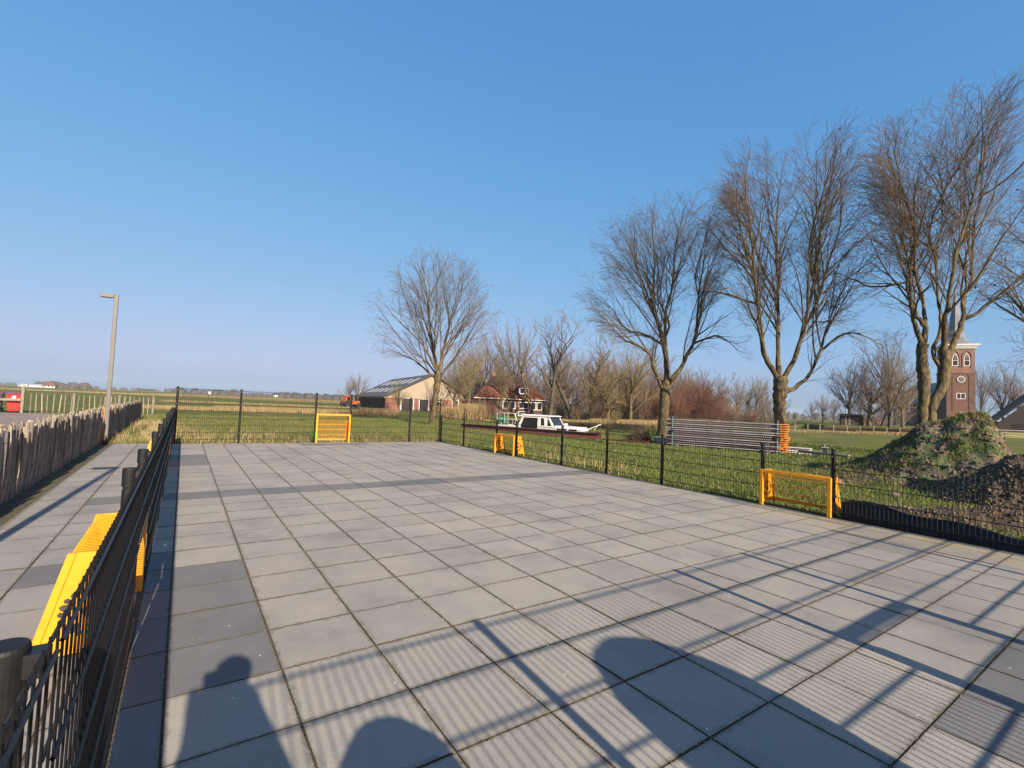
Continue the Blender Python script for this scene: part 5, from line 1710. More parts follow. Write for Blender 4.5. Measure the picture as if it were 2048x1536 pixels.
# ------------------------------------------------------------------ steel lying in the grass
def h_beam(name, a, b, h, w, mat, label, z0=GZ, tf=.02):
    a, b = np.array(a, float), np.array(b, float)
    L_ = float(np.linalg.norm(b - a))
    r = empty(name, (a[0], a[1], z0), math.atan2(b[1] - a[1], b[0] - a[0]), label, 'beam')
    MB().box(0, L_, -w / 2, w / 2, h - tf, h).build('top_flange', mat, r)
    MB().box(0, L_, -w / 2, w / 2, 0, tf).build('bottom_flange', mat, r)
    MB().box(0, L_, -.012, .012, tf + .001, h - tf - .001).build('web', mat, r)
    return r


p1, p2 = np.array(col_xy(925, 27.6)), np.array(col_xy(1204, 22.9))
h_beam('steel_beam', p1, p2, .30, .30, M['redsteel'], 'long dark red steel beam lying in front of the boat', .0)
for t in (.12, .5, .88):
    q = p1 + (p2 - p1) * t
    o = MB().box(q[0] - .12, q[0] + .12, q[1] - .12, q[1] + .12, GZ - .02, -.001).build('timber_block', M['wood_grey'], None, bevel=.01)
    tag(o, 'timber block under the ' + ('left end' if t < .3 else 'middle' if t < .6 else 'right end') + ' of the red beam', 'block', 'blocks under the red beam')
h_beam('steel_beam', col_xy(1206, 22.6), col_xy(1300, 21.6), .10, .14, M['redsteel'], 'short thin red steel bar right of the long red beam', GZ, .015)
s0, s1 = np.array((17.55, 10.75)), np.array((19.35, 6.45))
sdir = (s1 - s0) / np.linalg.norm(s1 - s0)
sn = np.array([-sdir[1], sdir[0]])
if np.dot(sn, s0 - C0[:2]) < 0: sn = -sn
h_beam('steel_beam', s0 + sn * 1.2 - sdir * .9, s1 + sn * 1.2 + sdir * .75, .26, .22, M['white'], 'white steel beam lying behind the steel stack', GZ)
h_beam('steel_beam', s1 + sn * .9 + sdir * .3, np.array(col_xy(1700, 17.2)), .09, .13, M['rail'], 'light grey flat steel bar right of the steel stack', .08, .02)
# small upturned trestle standing on the grey bar
(ox, oy) = col_xy(1651, 17.5)
tb = empty('trestle', (ox, oy, .17), .3, 'small dark trestle with a pale tilted board on the grey bar', 'trestle')
MB().hexa([(-.17, -.08, 0), (.17, -.08, 0), (.17, .08, 0), (-.17, .08, 0)], [(-.1, -.06, .19), (.1, -.06, .19), (.1, .06, .19), (-.1, .06, .19)]).build('base', M['dark_bin'], tb)
MB().hexa([(-.21, -.1, .215), (.2, -.1, .191), (.2, .1, .191), (-.21, .1, .215)], [(-.21, -.1, .245), (.2, -.1, .215), (.2, .1, .215), (-.21, .1, .245)]).build('board', M['rail'], tb)
MB().tube([(-.16, 0, .23), (-.23, 0, .33)], .018, 6).build('grip', M['rail'], tb)

ang = math.atan2(sdir[1], sdir[0])
SL = float(np.linalg.norm(s1 - s0))
ORD = ['lowest', 'second', 'third', 'fourth', 'fifth', 'sixth', 'seventh', 'eighth', 'ninth', 'tenth', 'eleventh', 'twelfth', 'topmost']


nside = 1 if np.dot(np.array([-sdir[1], sdir[0]]), sn) > 0 else -1           # local y pointing away from the camera


def deck(kind):
    r = empty('scaffold_deck', (0, 0, 0), ang, 'x', 'scaffold deck', 'steel scaffold decks stacked in the grass')
    m = M['steel'] if kind == 0 else M['rust']
    yo = .0
    for yy in (0.0, .8):
        MB().tube([(0, nside * yy, .045), (SL - .32, nside * yy, .045)], .017 if kind == 0 else .012, 8).build('side_tube', m, r)
    rg = MB()
    n = 58
    for k in range(n):
        x = .25 + (SL - .9) * k / (n - 1)
        rg.box(x - .014, x + .014, -nside * .018 - .004, -nside * .018 + .004, .030, .060)
    rg.build('slot_clips', M['steel'] if kind == 0 else M['rail'], r)['kind'] = 'stuff'
    MB().box(.03, SL - .34, min(nside * .012, nside * .03), max(nside * .012, nside * .03), .003, .084).build('side_channel', M['rust'], r)
    MB().box(.02, SL - .33, min(nside * .031, nside * .77), max(nside * .03, nside * .77), .012, .022).build('deck_sheet', M['rust'], r)
    rb = MB()
    for k in range(24):
        x = .15 + (SL - .7) * k / 23
        rb.tube([(x, nside * .02, .035), (x, nside * .78, .035)], .012, 5)
    rb.build('cross_rungs', M['rust'], r)
    for yy in (.0, .27, .54, .8):
        MB().box(SL - .318, SL - .02, nside * yy - .03, nside * yy + .03, .026, .062).build('end_hook', M['orange'], r, bevel=.006)
    MB().box(SL - .12, SL - .06, min(nside * .031, nside * .769), max(nside * .031, nside * .769), .02, .05).build('end_bar', M['rust'], r)
    return r


protos = [deck(0), deck(1)]
used = [False, False]
for k in range(13):
    kind = 1 if k in (1, 3, 5, 6, 9, 11) else 0
    if used[kind]: o = copy_tree(protos[kind])
    else: o = protos[kind]; used[kind] = True
    jx = random.Random(k).uniform(-.07, .07)
    o.location = (s0[0] + sdir[0] * jx, s0[1] + sdir[1] * jx, GZ + .06 + k * .088)
    o['label'] = ORD[k] + (' deck' if k in (0, 12) else ' deck from the bottom') + ' of the stacked steel scaffold decks'
for k, t in enumerate((.06, .92)):
    q = s0 + sdir * SL * t
    o = empty('strap', (q[0], q[1], GZ), ang, 'light blue strap round the ' + ('left' if k == 0 else 'right') + ' end of the steel stack', 'strap', 'straps on the steel stack')
    mb = MB()
    ya, yb = -nside * .052, -nside * .046
    mb.box(-.011, .011, min(ya, yb), max(ya, yb), .0, 1.29)
    mb.box(-.011, .011, min(ya, nside * .85), max(ya, nside * .85), 1.291, 1.296)
    mb.build('webbing', M['strap'], o)
    MB().box(-.03, .03, min(-nside * .075, ya), max(-nside * .075, ya), .62, .74).build('buckle', M['rust'], o)
for t in (.1, .5, .85):
    q = s0 + sdir * SL * t + sn * .4
    o = link('support_timber', MB().box(-.05, .05, -.5, .5, -.02, .055).mesh('support_timber', M['wood_grey'], bevel=.005), None, (q[0], q[1], GZ), (0, 0, ang))
    tag(o, 'timber bearer under the ' + ('left end' if t < .3 else 'middle' if t < .6 else 'right end') + ' of the steel stack', 'timber', 'bearers under the steel stack')
# rusty reinforcement mesh on top
rm = empty('rebar_mesh', (s0[0], s0[1], GZ + .07 + 13 * .088), ang, 'rusty reinforcement mesh sheets lying on top of the steel stack', 'steel mesh')
for lay_ in range(4):
    mb = MB()
    z = .05 + lay_ * .055
    for yy in np.linspace(.02, .75, 6): mb.tube([(.2 + lay_ * .1, nside * yy, z), (SL * .5, nside * yy, z + .01 * math.sin(lay_)), (SL - .05 - lay_ * .2, nside * yy, z)], .007, 4)
    for xx in np.linspace(.3 + lay_ * .1, SL - .2 - lay_ * .2, 20): mb.tube([(xx, nside * .0, z + .012), (xx, nside * .77, z + .012)], .007, 4)
    mb.build('mesh_sheet', M['rust'], rm)

# brushwood heap beside the straight trunk
(hx2, hy2) = col_xy(1285, 22.6)
bh = empty('brushwood_heap', (hx2, hy2, GZ), 0, 'dark heap of brushwood left of the straight trunk', 'brushwood')
polys = []
hr = random.Random(4)
for k in range(420):
    w = hr.uniform(0, 6.28); r_ = hr.uniform(0, .45)
    p = (r_ * math.cos(w), r_ * math.sin(w), hr.uniform(0, .25))
    d = norm((hr.gauss(0, .8) - .5, hr.gauss(0, .8) + .4, abs(hr.gauss(0, .55))))
    L_ = hr.uniform(.3, .75)
    polys.append(([p, tuple(p[i] + d[i] * L_ * .5 + hr.gauss(0, .03) for i in range(3)), tuple(p[i] + d[i] * L_ for i in range(3))], [.012, .009, .004]))
link('twigs', tubes_mesh('twigs', polys, M['brush'], 4), bh)


# ------------------------------------------------------------------ soil heaps
def fbm(x, y_, s, o=5): return noise.fractal(Vector((x * s, y_ * s, 3.7)), 0.9, 2.1, o)


def sstep(a, b, x):
    t = min(1, max(0, (x - a) / (b - a)))
    return t * t * (3 - 2 * t)


LAT = np.array([.2157, -.9765]); DEP = np.array([.9765, .2157])     # across and along the line of sight to the heaps


def heap(name, label, cx, cy, hf, s_rng, t_rng, n, mat, amp, cat='soil heap'):
    V, idx, F = [], {}, []
    ns, nt_ = n
    for i in range(ns + 1):
        for j in range(nt_ + 1):
            s = s_rng[0] + (s_rng[1] - s_rng[0]) * i / ns
            t = t_rng[0] + (t_rng[1] - t_rng[0]) * j / nt_
            h = hf(s, t)
            if h > 0.0:
                k = min(1, h / .25)
                h += (fbm(cx + s, cy + t, 1.4) * .55 + fbm(cx + s + 9, cy + t, 5.0, 4) * .35) * amp * k
            idx[i, j] = len(V)
            p = LAT * s + DEP * t
            dx = fbm(cx + s + 30, cy + t, 3.0) * .06
            V.append((p[0] + dx, p[1] + dx, h - .04))
    for i in range(ns):
        for j in range(nt_):
            a, b, c, d = idx[i, j], idx[i + 1, j], idx[i + 1, j + 1], idx[i, j + 1]
            if max(V[a][2], V[b][2], V[c][2], V[d][2]) > -.03: F.append((a, b, c, d))
    r = empty(name, (cx, cy, GZ), 0, label, cat, 'soil heaps beyond the right fence')
    V = np.array(V); F = np.array(F)
    link('soil', fast_mesh('soil', V, F, mat, True), r)
    return r, V, F


def h1(s, t):
    z = float(np.interp(s, [-3.1, -1.85, -1.3, -.8, -.3, -.05, .40, .58, .8, 1.25, 2.2, 3.2], [0, .45, 1.0, 1.44, 1.55, 1.74, 1.76, 1.38, .80, .58, .32, 0]))
    b = 1 - sstep(.3, 3.4 if t < 0 else 2.1, abs(t))
    return z * b ** .85


def h2(s, t):
    r_ = math.hypot((s - .25) / 1.9, t / 1.7)
    return .95 * (1 - sstep(.08, 1.0, r_))


def h3(s, t):
    return .30 * (1 - sstep(.1, .55, abs(t))) * sstep(-1.7, -1.1, s) * (1 - sstep(1.6, 2.4, s)) * (.75 + .35 * math.sin(s * 2.2 + .6))


heapA = heap('soil_heap', 'large grassy soil heap in front of the church', 16.15, .72, h1, (-3.3, 3.4), (-3.4, 2.2), (150, 130), M['soil_grass'], .2)
heapB = heap('soil_heap', 'darker bare soil heap at the right edge behind the fence', 13.0, -.8, h2, (-2.0, 2.4), (-1.9, 1.9), (110, 100), M['soil'], .12)
heapC = heap('soil_heap', 'low pebbly soil ridge just behind the black cloth', 9.75, -.75, h3, (-2.0, 2.6), (-.8, .8), (110, 50), M['soil'], .06)


def scatter(hp, n, seed, rng_size, mat, name, tufts=False, hmin=.04, where=None):
    r, V, F = hp
    rg = np.random.default_rng(seed)
    up = V[V[:, 2] > hmin - .04]
    if where is not None: up = up[[bool(where(p)) for p in up]]
    pk = up[rg.integers(0, len(up), n)]
    vs_, fs, off = [], [], 0
    if tufts:
        m = n
        base = pk + rg.normal(0, .02, (m, 3)) * [1, 1, 0]
        hgt = rg.uniform(*rng_size, m)
        a = rg.uniform(0, 6.28, m); w = rg.uniform(.003, .008, m)
        side = np.stack([np.cos(a), np.sin(a), 0 * a], 1) * w[:, None]
        lean = rg.normal(0, .5, (m, 3)); lean[:, 2] = 1
        lean /= np.linalg.norm(lean, axis=1)[:, None]
        tip = base + lean * hgt[:, None]
        vs_ = np.stack([base - side, base + side, tip], 1).reshape(-1, 3)
        fs = np.arange(m * 3).reshape(-1, 3)
    else:
        octa = np.array([(1, 0, 0), (-1, 0, 0), (0, 1, 0), (0, -1, 0), (0, 0, 1), (0, 0, -1)], float)
        of = np.array([(0, 2, 4), (2, 1, 4), (1, 3, 4), (3, 0, 4), (2, 0, 5), (1, 2, 5), (3, 1, 5), (0, 3, 5)])
        sz = rg.uniform(*rng_size, n) * rg.uniform(.4, 1, n)
        sh_ = rg.uniform(.55, 1.3, (n, 6, 1))
        vv = octa[None] * sz[:, None, None] * sh_
        a = rg.uniform(0, 6.28, n)
        ca, sa = np.cos(a)[:, None], np.sin(a)[:, None]
        x, y2, z = vv[..., 0], vv[..., 1], vv[..., 2] * .75
        x2 = x * ca - y2 * sa + z * .3; y3 = x * sa + y2 * ca
        vs_ = np.stack([x2, y3, z], -1) + pk[:, None, :]
        vs_ = vs_.reshape(-1, 3)
        fs = (of[None] + np.arange(n)[:, None, None] * 6).reshape(-1, 3)
    o = link(name, fast_mesh(name, vs_, fs, mat), r)
    o['kind'] = 'stuff'


def is_grassy(p): return fbm(p[0] * 1.0, p[1] * 1.0, 1.6) > .0 and p[0] * LAT[0] + p[1] * LAT[1] < .5


scatter(heapA, 260, 31, (.05, .10), M['gravelly'], 'large_clods', hmin=.1)
scatter(heapA, 4200, 32, (.012, .04), M['gravelly'], 'gravel', hmin=.08, where=lambda p: p[0] * LAT[0] + p[1] * LAT[1] > .42)
scatter(heapA, 900, 1, (.025, .06), M['gravelly'], 'clods')
scatter(heapA, 2200, 2, (.03, .09), M['soil'], 'dark_clods')
scatter(heapA, 26000, 3, (.03, .10), M['blade'], 'grass_tufts', True, .02, is_grassy)
scatter(heapA, 7000, 13, (.04, .13), M['straw'], 'dry_tufts', True, .02, lambda p: fbm(p[0] + 5, p[1], 2.2) > .0)
scatter(heapB, 1000, 4, (.02, .06), M['gravelly'], 'clods')
scatter(heapB, 1600, 5, (.03, .08), M['soil'], 'dark_clods')
scatter(heapB, 1200, 6, (.04, .12), M['blade'], 'grass_tufts', True, .02)
scatter(heapC, 1100, 7, (.012, .035), M['gravelly'], 'pebbles')
scatter(heapC, 1000, 8, (.015, .04), M['soil'], 'dark_clods')
# single large stones on the grass beside the heaps
stones = [(12.1, 1.95, .13, 'pale round stone in the grass behind the right goal'), (14.35, -.42, .27, 'large pale clod at the foot of the grassy heap'), (11.6, .75, .08, 'small pale stone between goal and soil heap'), (10.3, 1.3, .06, 'tiny pale stone in the grass near the black cloth')]
for x, y_, r_, lab in stones:
    bm = bmesh.new()
    bmesh.ops.create_icosphere(bm, subdivisions=3, radius=r_)
    for v in bm.verts:
        v.co *= 1 + .28 * noise.noise(v.co * (2.2 / r_ * .5) + Vector((x, y_, 0)))
        v.co.z *= .72
    me = bpy.data.meshes.new('stone'); bm.to_mesh(me); bm.free()
    me.materials.append(M['gravelly'])
    o = link('stone', me, None, (x, y_, GZ + r_ * .35 + (.35 if r_ > .3 else 0)))
    tag(o, lab, 'stone', 'loose stones by the soil heaps')

# black root cloth bulging along the foot of the right fence
V, F = [], []
nn = 60
for i in range(nn + 1):
    t = i / nn
    y_ = .28 - 3.9 * t
    hh = .20 + .06 * math.sin(t * 9 + .7) + .035 * math.sin(t * 23) + .06 * t
    bul = .10 + .05 * math.sin(t * 11 + 2)
    for (dx, z) in ((.035, -.06), (.045, .10), (.06, hh * .8), (.085, hh), (.11 + bul * .4, hh * .97), (.16 + bul, hh * .62), (.22 + bul * 1.3, .02), (.24 + bul * 1.3, -.06)):
        V.append((XR + .05 + dx + .008 * math.sin(i * 1.7 + z * 30), y_, z))
for i in range(nn):
    for j in range(7): F.append((i * 8 + j, i * 8 + j + 1, (i + 1) * 8 + j + 1, (i + 1) * 8 + j))
cl = link('root_cloth', fast_mesh('root_cloth', np.array(V), np.array(F), M['cloth'], True))
tag(cl, 'black plastic root cloth bulging along the foot of the right fence', 'cloth')

# ------------------------------------------------------------------ grass, stalks and reeds


def in_heap(x, y_):
    s = (x - 16.1) * LAT[0] + (y_ - .9) * LAT[1]; t = (x - 16.1) * DEP[0] + (y_ - .9) * DEP[1]
    return False


def blades(name, xy, hgt, wid, mat, label, cat, lean=.35, z0=GZ - .01, seed=1):
    rg = np.random.default_rng(seed)
    m = len(xy)
    base = np.column_stack([xy, np.full(m, z0)])
    a = rg.uniform(0, 6.28, m)
    side = np.stack([np.cos(a), np.sin(a), 0 * a], 1) * wid[:, None]
    ln = rg.normal(0, lean, (m, 3)); ln[:, 2] = 1
    mid = base + ln * hgt[:, None] * .55
    ln2 = ln + rg.normal(0, lean, (m, 3)) * [1, 1, .2]
    tip = mid + ln2 * hgt[:, None] * .45
    V = np.stack([base - side, base + side, mid + side * .7, mid - side * .7, tip], 1).reshape(-1, 3)
    k = np.arange(m)[:, None] * 5
    F = np.concatenate([k + [0, 1, 2], k + [0, 2, 3], k + [3, 2, 4]])
    o = link(name, fast_mesh(name, V, F, mat))
    tag(o, label, cat, kind='stuff')
    return o


def visible(xy, pad=120):
    d = np.column_stack([xy, np.zeros(len(xy))]) - C0
    D = d @ FW
    u = 1024 + FPX * (d @ CX) / np.maximum(D, .1)
    return (D > .5) & (u > -pad) & (u < 2048 + pad), D


rg = np.random.default_rng(77)
# field beyond the right fence
n = 520000
xy = np.column_stack([rg.uniform(XR + .06, 30, n), rg.uniform(-4, 34, n)])
ok, D = visible(xy)
keep = ok & (rg.random(n) < np.clip((9.0 / np.maximum(D, 4)) ** 1.25, 0, 1))
loc2 = np.abs((xy - bmid) @ np.stack([bdir, bnor], 1))
keep &= ~((loc2[:, 0] < hx + .1) & (loc2[:, 1] < hy + .1))
xy = xy[keep]; D = D[keep]
cl_ = np.array([noise.noise(Vector((p[0] * .9, p[1] * .9, 0))) for p in xy])
bare = np.array([noise.noise(Vector((p[0] * .7 + 3, p[1] * .7, 8))) + .5 * noise.noise(Vector((p[0] * 2.6, p[1] * 2.6, 4))) for p in xy])
kp = bare > -.34
xy, D, cl_ = xy[kp], D[kp], cl_[kp]
hg = rg.uniform(.035, .085, len(xy)) * (1 + .7 * cl_) * (1 + .02 * D)
blades('field_grass', xy, hg, rg.uniform(.003, .006, len(xy)) * (1 + D * .05), M['blade'], 'short green grass beyond the right fence', 'grass', .5, seed=2)
# field beyond the far fence and beside the paling fence
n = 90000
xy = np.column_stack([rg.uniform(-1.7, 14, n), rg.uniform(YF + .05, 34, n)])
ok, D = visible(xy)
keep = ok & ((xy[:, 0] > -1.6) | (xy[:, 1] > 13.7)) & (rg.random(n) < np.clip(18 / np.maximum(D, 8), 0, 1))
xy = xy[keep]; D = D[keep]
cl_ = np.array([noise.noise(Vector((p[0] * .5 + 7, p[1] * .5, 0))) for p in xy])
blades('rough_grass', xy, rg.uniform(.05, .14, len(xy)) * (1 + .8 * cl_) , rg.uniform(.006, .011, len(xy)), M['rough_blade'], 'rough green grass beyond the far fence', 'grass', .45, seed=3)


def strip(pts, n, wid_, seed):
    r_ = np.random.default_rng(seed)
    P = [np.array(p, float) for p in pts]
    L_ = [np.linalg.norm(b - a) for a, b in zip(P[:-1], P[1:])]
    k = r_.choice(len(L_), n, p=np.array(L_) / sum(L_))
    t = r_.random(n)[:, None]
    A, B = np.array(P[:-1])[k], np.array(P[1:])[k]
    d = (B - A) / np.linalg.norm(B - A, axis=1)[:, None]
    nn_ = np.stack([-d[:, 1], d[:, 0]], 1)
    return A + (B - A) * t + nn_ * r_.normal(0, wid_, n)[:, None]


def C(*ud): return [col_xy(u, D) for u, D in ud]


# dry stalks at the foot of the far and right fences
xy = np.concatenate([strip([(-.3, YF + .45), (8.2, YF + .45)], 1500, .22, 1), strip([(XR + .35, 6.0), (XR + .35, 13)], 260, .15, 2), strip([(-1.35, 13.9), (-.6, 17), (-1.2, 24)], 3600, .45, 3), strip([(.2, 14.6), (2.5, 16.5)], 900, .7, 4)])
cl_ = np.array([noise.noise(Vector((p[0] * 1.3, p[1] * 1.3, 5))) for p in xy])
xy = xy[cl_ > -.1]
blades('dry_stalks', xy, rg.uniform(.08, .34, len(xy)), rg.uniform(.004, .008, len(xy)), M['straw'], 'pale dry stalks along the foot of the fences', 'dry grass', .3, seed=5)
xy = strip(C((1045, 19.5), (1085, 16), (1180, 12.5), (1290, 10.5)), 190, .35, 6)
blades('dry_stalks', xy, rg.uniform(.1, .4, len(xy)), rg.uniform(.004, .008, len(xy)), M['straw'], 'thin pale weeds in the grass behind the right fence', 'dry grass', .22, seed=6)
# dark litter flecks are part of the verge
RB = [
    ('reed_strip', C((225, 40), (430, 42), (640, 45)), 7000, 1.3, (.15, .5), 'tan strip of dry reed across the left field', 21),
    ('reed_strip', C((640, 47), (720, 47), (800, 48)), 3500, 1.4, (.2, .75), 'brownish dry growth in front of the barn', 22),
    ('reed_strip', C((884, 41), (925, 41), (962, 42)), 5200, .5, (.9, 1.6), 'tall tan reeds between the barn and the boat', 23),
    ('reed_strip', C((962, 42), (1010, 43), (1100, 41), (1220, 38), (1340, 36)), 5200, .35, (.2, .5), 'thin tan reed line behind the boat', 24),
    ('reed_strip', C((1585, 49), (1720, 52), (1890, 54.5)), 5200, .5, (.15, .4), 'brown dry grass along the churchyard fence', 25),
    ('reed_strip', C((-60, 150), (300, 160), (700, 165)), 5200, 4, (.4, .9), 'pale reed line low on the left horizon', 26),
    ('reed_strip', C((330, 70), (700, 75)), 2600, 1.5, (.15, .4), 'faint tan strip farther out in the left field', 27),
    ('reed_strip', C((1110, 55), (1180, 54), (1260, 54), (1340, 54), (1440, 56)), 5200, 1.6, (.2, .9), 'dead undergrowth beneath the willows', 28),
]
for nm, pts, n, wd, hr_, lab, sd_ in RB:
    xy = strip(pts, n, wd, sd_)
    r_ = np.random.default_rng(sd_)
    sc = 3.0 if sd_ == 26 else 1.0
    blades(nm, xy, r_.uniform(*hr_, n), r_.uniform(.012, .024, n) * sc, M['reed'], lab, 'reeds', .16, seed=sd_)
# churchyard-side undergrowth on the terp bank
xy = strip(C((1612, 68), (1650, 64), (1720, 61), (1800, 59.4), (1900, 58.2)), 9000, .55, 61)
r_ = np.random.default_rng(61)
blades('bank_scrub', xy, r_.uniform(.35, .8, len(xy)), r_.uniform(.012, .024, len(xy)), M['brush'], 'dark brown scrub on the churchyard bank', 'scrub', .25, seed=61)
# ------------------------------------------------------------------ far horizon
V, F = [], []
hrn = random.Random(12)


def lump(cx, cy, w, h, z=GZ):
    n, m = 9, 3
    o = len(V)
    for j in range(m):
        zz = (0, .55, .9)[j]
        rr = (1, .92, .55)[j]
        for k in range(n):
            a = 2 * math.pi * k / n
            q = hrn.uniform(.75, 1.2)
            V.append((cx + math.cos(a) * w * rr * q, cy + math.sin(a) * w * rr * q, z + h * zz * hrn.uniform(.75, 1.25)))
    V.append((cx, cy, z + h * hrn.uniform(.9, 1.15)))
    for j in range(m - 1):
        for k in range(n):
            k2 = (k + 1) % n
            F.append((o + j * n + k, o + j * n + k2, o + (j + 1) * n + k2)); F.append((o + j * n + k, o + (j + 1) * n + k2, o + (j + 1) * n + k))
    for k in range(n): F.append((o + 2 * n + k, o + 2 * n + (k + 1) % n, o + 3 * n))


spans = [(-80, 60, 30, 900, 5), (70, 185, 46, 620, 7), (150, 340, 40, 1000, 5.5), (330, 480, 70, 800, 7.5), (470, 600, 40, 1000, 6), (560, 760, 70, 700, 7), (760, 1100, 80, 700, 8), (1100, 1560, 90, 600, 8), (1560, 1700, 50, 600, 7), (1700, 2150, 90, 500, 6)]
for u0, u1, n, D, h in spans:
    for k in range(n):
        u = hrn.uniform(u0, u1)
        d = D * hrn.uniform(.85, 1.15)
        x, y_ = col_xy(u, d)
        w = hrn.uniform(2.5, 6)
        lump(x, y_, w, h * hrn.uniform(.45, 1.1))
ft = link('distant_wood', fast_mesh('distant_wood', np.array(V), np.array(F), M['fartree']))
tag(ft, 'grey line of distant trees on the horizon', 'trees', kind='stuff')
for u, D, w, d_, he, hr2, mt, rm_, lab in ((101, 520, 7, 10, 2.2, 7.0, 'white', 'tile_red', 'distant farmhouse with a red roof on the left horizon'), (74, 530, 26, 10, 2.2, 3.2, 'skylight', 'skylight', 'long low pale greenhouse on the left horizon'),
                                           (297, 760, 20, 12, 2.0, 4, 'brick_dark', 'tile_dark', 'distant farm with a brown roof left of the corner post'), (430, 800, 22, 10, 3, 4.5, 'white', 'skylight', 'distant pale barn seen through the far fence'),
                                           (556, 700, 10, 10, 3, 6, 'white', 'tile_dark', 'distant white house seen through the far fence'), (1752, 300, 8, 8, 2, 4.2, 'brick_red', 'tile_red', 'distant red roofed house behind the churchyard trees')):
    (x, y_), e = frame(u, D, 15)
    r = empty('distant_house', (x, y_, GZ), e, lab, 'house', 'houses far off on the horizon')
    MB().box(-w / 2, w / 2, 0, d_, -.2, he).build('wall', M[mt], r)
    q = MB()
    q.hexa([(-w / 2 - .4, -.4, he), (w / 2 + .4, -.4, he), (w / 2 + .4, d_ + .4, he), (-w / 2 - .4, d_ + .4, he)], [(-w / 2 + 1, d_ / 2 - .1, hr2), (w / 2 - 1, d_ / 2 - .1, hr2), (w / 2 - 1, d_ / 2 + .1, hr2), (-w / 2 + 1, d_ / 2 + .1, hr2)])
    q.build('roof', M[rm_], r)
    for k in range(2): MB().box(-w * .3 + k * w * .45, -w * .3 + k * w * .45 + 1.3, -.05, .02, .8, 2.0).build('window', M['glass_dark'], r)

# ------------------------------------------------------------------ behind the camera: the photographer, plus two domed shapes added to throw rounded shadows
db_ = empty('round_shadow_caster', (2.02, -3.75, 0), 0, 'unseen domed container added behind the near fence to throw the round shadow', 'container')  # unseen, added only for the round shadow on the slabs
MB().lathe([(.40, -.1), (.41, .9), (.41, .95)], 24).build('body', M['dark_bin'], db_, smooth=True)
MB().lathe([(.43, .951), (.43, 1.06), (.40, 1.2), (.30, 1.34), (.15, 1.42), (.02, 1.44)], 24).build('dome', M['dark_bin'], db_, smooth=True)
MB().box(-.16, .16, .40, .44, 1.0, 1.16).build('slot', M['steel'], db_)

pr = empty('person', (.12, -3.0, 0), 0, 'person in a dark jacket holding a camera in the corner of the court', 'person')


def skinned(name, verts, edges, radii, mat, parent, root=0):
    me = bpy.data.meshes.new(name)
    me.from_pydata(verts, edges, [])
    me.materials.append(mat)
    o = link(name, me, parent)
    md = o.modifiers.new('skin', 'SKIN')
    for i, r_ in enumerate(radii):
        me.skin_vertices[0].data[i].radius = (r_, r_) if not isinstance(r_, tuple) else r_
    me.skin_vertices[0].data[root].use_root = True
    md.use_smooth_shade = True
    sb = o.modifiers.new('sub', 'SUBSURF'); sb.levels = 2; sb.render_levels = 2
    return o


# local coordinates relative to (.12,-3.0): pelvis, spine, neck, head, arms raised to the camera, legs
bv = [(-.04, -.05, .72), (-.05, -.05, .86), (-.05, -.03, .98), (-.06, .0, 1.16), (-.07, .0, 1.30), (-.08, .0, 1.41),
      (-.20, -.02, 1.06), (-.24, .04, .96), (-.19, .10, 1.16), (-.165, .165, 1.33),
      (.06, -.02, 1.04), (.07, .08, .98), (.0, .12, 1.18), (-.03, .16, 1.33),
      (-.13, -.05, .66), (-.14, .08, .40), (-.15, -.06, .07), (-.15, .08, .035),
      (.04, -.05, .66), (.05, .08, .40), (.05, -.06, .07), (.05, .08, .035)]
be = [(0, 1), (1, 2), (2, 3), (3, 4), (4, 5), (2, 6), (6, 7), (7, 8), (8, 9), (2, 10), (10, 11), (11, 12), (12, 13), (0, 14), (14, 15), (15, 16), (16, 17), (0, 18), (18, 19), (19, 20), (20, 21)]
br_ = [.15, .15, .15, .11, .11, .095, .11, .09, .075, .045, .09, .08, .07, .045, .10, .075, .05, .04, .10, .075, .05, .04]
skinned('body', bv, be, br_, M['jacket'], pr)
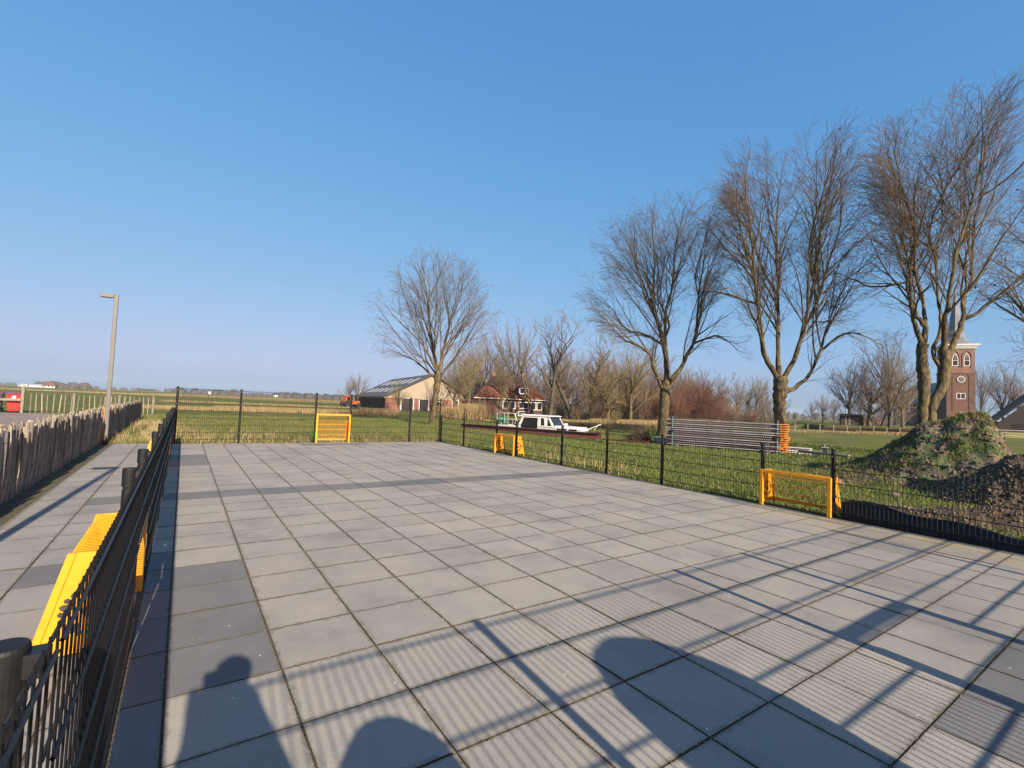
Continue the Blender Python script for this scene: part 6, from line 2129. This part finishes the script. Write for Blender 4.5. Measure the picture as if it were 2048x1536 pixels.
hd = MB().lathe([(.02, 1.40), (.075, 1.42), (.088, 1.46), (.08, 1.50), (.05, 1.525), (.01, 1.535)], 14, -.08, .01).build('hair', M['hair'], pr, smooth=True)
lb2 = empty('corner_shadow_caster', (.60, -3.02, 0), 0, 'unseen small domed bin added in the near left corner to throw a shadow', 'bin')  # unseen too, shaped to throw the smaller rounded shadow
MB().lathe([(.19, .0), (.20, .05), (.22, .80), (.22, .84)], 22).build('body', M['dark_bin'], lb2, smooth=False)
MB().lathe([(.235, .841), (.235, .90), (.21, 1.0), (.13, 1.075), (.02, 1.095)], 22).build('dome', M['dark_bin'], lb2, smooth=False)
MB().box(-.09, .09, .21, .245, .86, .96).build('slot', M['steel'], lb2)
cmb = empty('camera_body', (-.01, -2.86, 1.33), 0, 'small black camera held up in both hands', 'camera')
MB().box(-.07, .07, -.03, .03, .0, .09).build('housing', M['dark_bin'], cmb, bevel=.008)
MB().tube([(0, .031, .045), (0, .05, .045)], .03, 16).build('lens', M['black'], cmb)
for s, bx0 in ((-1, -.165), (1, -.03)):
    for k in range(5):
        z = 1.30 + k * .018
        fl = (.045, .06, .066, .06, .048)[k]
        fv = [(bx0, .15, z + .01), (bx0 - s * .005, .15 + fl * .5, z + .012), (bx0 + s * -.02, .15 + fl * .8, z + .008)]
        skinned('finger', fv, [(0, 1), (1, 2)], [.009, .0085, .007], M['skin'], pr)

# ------------------------------------------------------------------ thin spring haze over the flat land
hzm = bpy.data.materials.new('haze_air')
hzm.use_nodes = True
hn = hzm.node_tree
hn.nodes.remove(hn.nodes['Principled BSDF'])
pv = hn.nodes.new('ShaderNodeVolumePrincipled')
pv.inputs['Color'].default_value = (0.92, 0.95, 1.0, 1)
pv.inputs['Density'].default_value = 0.00016
pv.inputs['Anisotropy'].default_value = 0.0
hn.links.new(pv.outputs[0], hn.nodes['Material Output'].inputs['Volume'])
hb = MB().box(-2300, 2300, -2300, 2300, -2.0, 36.0).build('haze', hzm)
tag(hb, 'thin pale haze over the flat fields', 'haze', kind='stuff')
